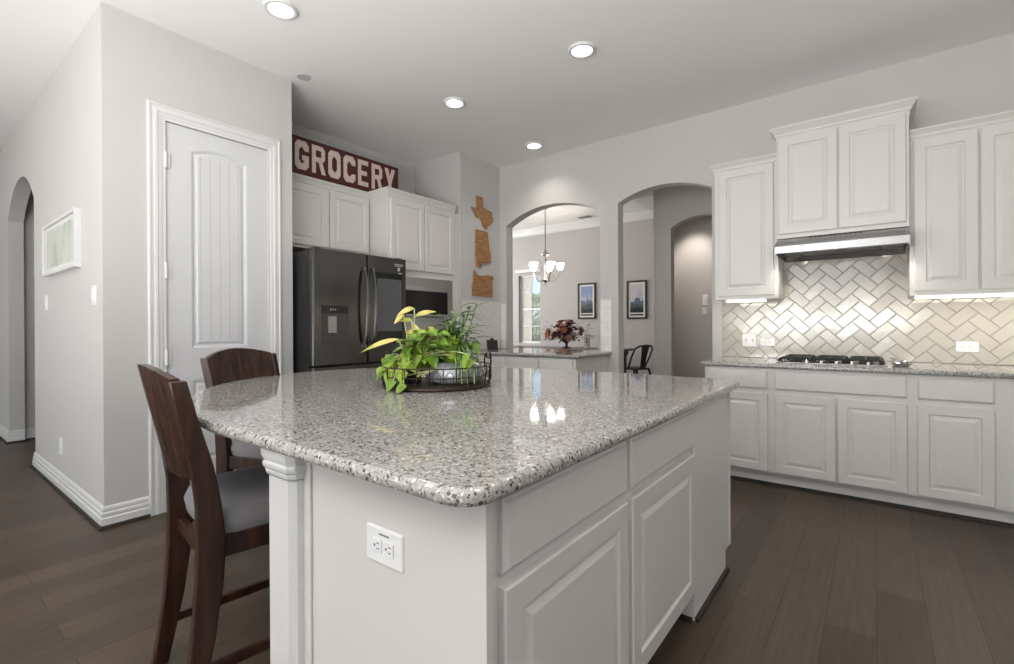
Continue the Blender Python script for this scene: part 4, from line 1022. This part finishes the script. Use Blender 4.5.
def chandelier():
    x, y = -5.20, 8.04
    t = thing('chandelier', 'five-arm chandelier with lit frosted shades hanging in the dining room', 'chandelier', (x, y, DCH))
    m = MB(); m.lathe([(.001, 0), (.065, 0), (.06, -.02), (.02, -.035), (.001, -.035)], (x, y, DCH-.0005), 20); m.build('canopy', M_NICK, t)
    m = MB(); m.tube([(x, y, DCH-.03), (x, y, 2.70)], .010, 8); m.build('rod', M_NICK, t)
    m = MB(); m.lathe([(.001, 2.72), (.02, 2.70), (.03, 2.66), (.09, 2.63), (.085, 2.61), (.025, 2.585), (.018, 2.50), (.03, 2.40), (.018, 2.30), (.024, 2.18), (.05, 2.14), (.06, 2.11), (.03, 2.07), (.012, 2.05), (.02, 2.03), (.001, 2.0)], (x, y, 0), 18); m.build('column', M_NICK, t)
    for k in range(5):
        a = 2*PI*k/5+.62; c, s = math.cos(a), math.sin(a); R = .29
        P = lambda r, z: (x+r*c, y+r*s, z)
        m = MB(); m.tube(curve3(P(.02, 2.14), P(.20, 1.98), P(R, 2.28), 12), .010, 6)
        m.tube(curve3(P(.02, 2.46), P(.10, 2.36), P(.20, 2.10), 8), .006, 6)
        m.lathe([(.001, -.03), (.022, -.02), (.032, 0), (.001, .004)], P(R, 2.30), 12); ar = m.build('arm', M_NICK, t)
        m = MB(); m.lathe([(.022, 0), (.045, .01), (.062, .05), (.072, .10), (.088, .128), (.084, .128), (.066, .10), (.056, .05), (.038, .014), (.001, .008)], P(R, 2.305), 18); m.build('shade', M_CHSH, ar)
chandelier()
TBX0, TBX1, TBY0, TBY1 = -6.6, -3.66, 7.75, 8.75
t = thing('dining_table', 'dark dining table behind the arched wall', 'table', ((TBX0+TBX1)/2, 8.25, 0))
m = MB(); m.box(TBX0, TBX1, TBY0, TBY1, .72, .76); m.build('table_top', M_CHAIR, t, bevel=.004)
m = MB(); m.box(TBX0+.08, TBX1-.08, TBY0+.08, TBY1-.08, .64, .72); m.build('apron', M_MBLACK, t)
for x in (TBX0+.1, TBX1-.17):
    for y in (TBY0+.1, TBY1-.1):
        m = MB(); m.sweep([[(x-a, y-a, z), (x+a, y-a, z), (x+a, y+a, z), (x-a, y+a, z)] for z, a in ((0, .035), (.72, .05))]); m.build('leg', M_MBLACK, t)
def cafe_chair(x, y, rz):
    t = thing('metal_chair', 'black metal cafe chair at the right end of the dining table', 'chair')
    m = MB(); Ls = []
    for z, i in ((.43, .0), (.455, 0), (.46, .02)):
        Ls.append([((.19-i)*math.copysign(abs(math.cos(a))**.4, math.cos(a)), (.19-i)*math.copysign(abs(math.sin(a))**.4, math.sin(a)), z) for a in [2*PI*k/32 for k in range(32)]])
    m.loops(Ls); m.build('seat', M_MBLACK, t)
    for sx in (-1, 1):
        for sy in (-1, 1):
            m = MB(); m.tube([(sx*.16, sy*.16, .44), (sx*.22, sy*.23, 0)], [.022, .016], 8); m.build('leg', M_MBLACK, t)
    m = MB(); m.tube([(-.18, -.02, .44), (-.20, -.14, .66), (-.19, -.22, .80), (-.12, -.26, .845), (0, -.275, .855), (.12, -.26, .845), (.19, -.22, .80), (.20, -.14, .66), (.18, -.02, .44)], .016, 8); m.build('back_hoop', M_MBLACK, t)
    m = MB(); m.sweep([[(-w, y_, z), (w, y_, z), (w, y_-.012, z), (-w, y_-.012, z)] for w, y_, z in ((.05, -.17, .44), (.055, -.21, .64), (.08, -.262, .85))]); m.build('splat', M_MBLACK, t)
    for sx in (-1, 1):
        m = MB(); m.tube([(sx*.17, .17, .20), (sx*.21, -.2, .20)], .010, 6); m.build('brace', M_MBLACK, t)
    t.location = (x, y, 0); t.rotation_euler.z = rz
cafe_chair(-3.36, 8.1, math.radians(62))
def bouquet():
    x, y, z = -4.82, 8.2, .7605; rnd = random.Random(3)
    t = thing('flower_arrangement', 'rust and burgundy flower arrangement in a dark footed bowl on the dining table', 'flowers', (x, y, z))
    m = MB(); m.lathe([(.001, 0), (.10, 0), (.09, .015), (.03, .03), (.025, .09), (.06, .12), (.12, .16), (.13, .20), (.12, .20), (.001, .17)], (x, y, z), 20); m.build('vase', M_MBLACK, t)
    lv = MB(); stx = MB()
    for k in range(210):
        az = rnd.uniform(0, 2*PI); el = rnd.uniform(-.15, 1.35); R = rnd.uniform(.2, .54)*(1 if el < .9 else .8)
        d = Vector((math.cos(az)*math.cos(el), math.sin(az)*math.cos(el), math.sin(el))); p = Vector((x, y, z+.20))+Vector((d.x*R*1.05, d.y*R, d.z*R*.78))
        leaf(lv, p, d+Vector((rnd.uniform(-.5, .5), rnd.uniform(-.5, .5), rnd.uniform(-.4, .2))), (0, 0, 1), rnd.uniform(.06, .13), rnd.uniform(.025, .05), False, .3, rnd.choice((0, 0, 1)))
        if k % 4 == 0: stx.tube([(x, y, z+.18), tuple(p)], .004, 4)
    stx.build('stems', pmat('dark_stem', (.03, .03, .02), .7), t)
    lv.build('leaves', [pmat('dark_foliage', (.025, .03, .022), .6, var=.4), pmat('plum_foliage', (.05, .018, .018), .6, var=.4)], t)
    cols = [('coral_petals', (.50, .19, .10)), ('rust_petals', (.26, .06, .03)), ('blush_petals', (.60, .36, .26)), ('burgundy_petals', (.08, .012, .016))]
    for k in range(38):
        az = rnd.uniform(0, 2*PI); el = rnd.uniform(-.05, 1.4); R = rnd.uniform(.16, .42)
        if k == 0: az, el, R = -2.0, .25, .42
        d = Vector((math.cos(az)*math.cos(el), math.sin(az)*math.cos(el), math.sin(el))); c = Vector((x, y, z+.20))+Vector((d.x*R, d.y*R, d.z*R*.85))
        m = MB(); r0 = .11 if k == 0 else rnd.uniform(.055, .085)
        u = d.cross(Vector((0, 0, 1))).normalized(); v = u.cross(d)
        for ring, (n, rr, tilt) in enumerate(((9, 1.0, .25), (7, .72, .6), (5, .42, 1.1))):
            for q in range(n):
                th = 2*PI*q/n+ring*.4; rad = u*math.cos(th)+v*math.sin(th)
                leaf(m, c+rad*r0*.1, rad+d*tilt, d, r0*rr, r0*rr*.8, False, 0.0, 0, .5)
        m.ball(tuple(c), r0*.22, 8); nm, cc = cols[0] if k == 0 else rnd.choice(cols); m.build('flower', pmat(nm, cc, .6, var=.25, vscale=30), t)
bouquet()
M_WAX = pmat('candle_wax', (.75, .72, .66), .5, var=.03)
for x, y, h, r, lab in ((-4.42, 8.3, .27, .05, 'white pillar candle nearest the flowers on the dining table'), (-4.16, 8.35, .31, .05, 'tallest white pillar candle on the dining table'), (-4.07, 8.2, .22, .05, 'short white pillar candle farthest right on the dining table')):
    t = thing('pillar_candle', lab, 'candle', (x, y, .7605), 'pillar candles on the dining table')
    m = MB(); m.lathe([(.001, 0), (r, 0), (r, h-.006), (r-.006, h), (r*.4, h-.008), (.001, h-.008)], (x, y, .7605), 18); m.build('wax', M_WAX, t)
    m = MB(); m.tube([(x, y, .7605+h-.01), (x+.002, y, .7605+h+.014)], .003, 5); m.build('wick', M_MBLACK, t)
t = thing('air_vent', 'white ceiling vent in the dining room, seen at the top right of the pass-through', 'vent', (-4.95, 9.25, DCH-.012))
m = MB(); m.box(-5.13, -4.77, 9.15, 9.35, DCH-.010, DCH-.0005); m.build('frame', M_TRIM, t)
m = MB()
for k in range(7): m.box(-5.10, -4.80, 9.168+k*.025, 9.178+k*.025, DCH-.014, DCH-.010)
m.build('slats', pmat('slat_grey', (.22, .22, .22), .5), t)

# ------------------------------------------------------------------ outside the dining window
m = MB(); m.box(-40, 20, YFAR+.3, 60, -.3, -.15); o = m.build('lawn', pmat('grass_green', (.10, .16, .04), .9, var=.4, vscale=3)); o['kind'] = 'structure'
bw = MB(); bw.box(-8.2, -7.62, YFAR+.2, 11.05, -.15, 3.6); bw.box(-8.25, -7.58, YFAR+.2, 11.08, 3.6, 3.75, 1)
tag(bw.build('brick_wall', [brickmat(), M_TRIM]), 'tan brick wall outside the dining room window', 'wall')
def bush(label, x, y, r, h, seed):
    rnd = random.Random(seed); t = thing('shrub', label, 'shrub', (x, y, -.15)); m = MB()
    for k in range(900):
        az = rnd.uniform(0, 2*PI); u = rnd.uniform(-1, 1); q = rnd.uniform(.75, 1.0); s = math.sqrt(1-u*u)
        p = Vector((x+math.cos(az)*s*r*q, y+math.sin(az)*s*r*q, h*.52+u*h*.5*q)); d = Vector((math.cos(az)*s+rnd.uniform(-.6, .6), math.sin(az)*s+rnd.uniform(-.6, .6), u+rnd.uniform(-.6, .6)))
        leaf(m, p, d, (0, 0, 1), rnd.uniform(.2, .34), rnd.uniform(.12, .2), False, .3, 0)
    m.build('foliage', pmat('hedge_leaf', (.12, .26, .03), .6, var=.6, vscale=4), t)
    m = MB(); m.tube([(x, y, -.2), (x, y, h*.5)], .09, 8); m.build('trunk', pmat('bark', (.1, .07, .05), .9), t)
bush('bright green shrub outside the dining window', -10.3, 15.4, 1.3, 2.35, 1)
bush('darker shrub beyond the bright one outside the window', -14.6, 20.5, 1.6, 2.5, 2)

for o in bpy.data.objects:
    if '_root' in o: del o['_root']
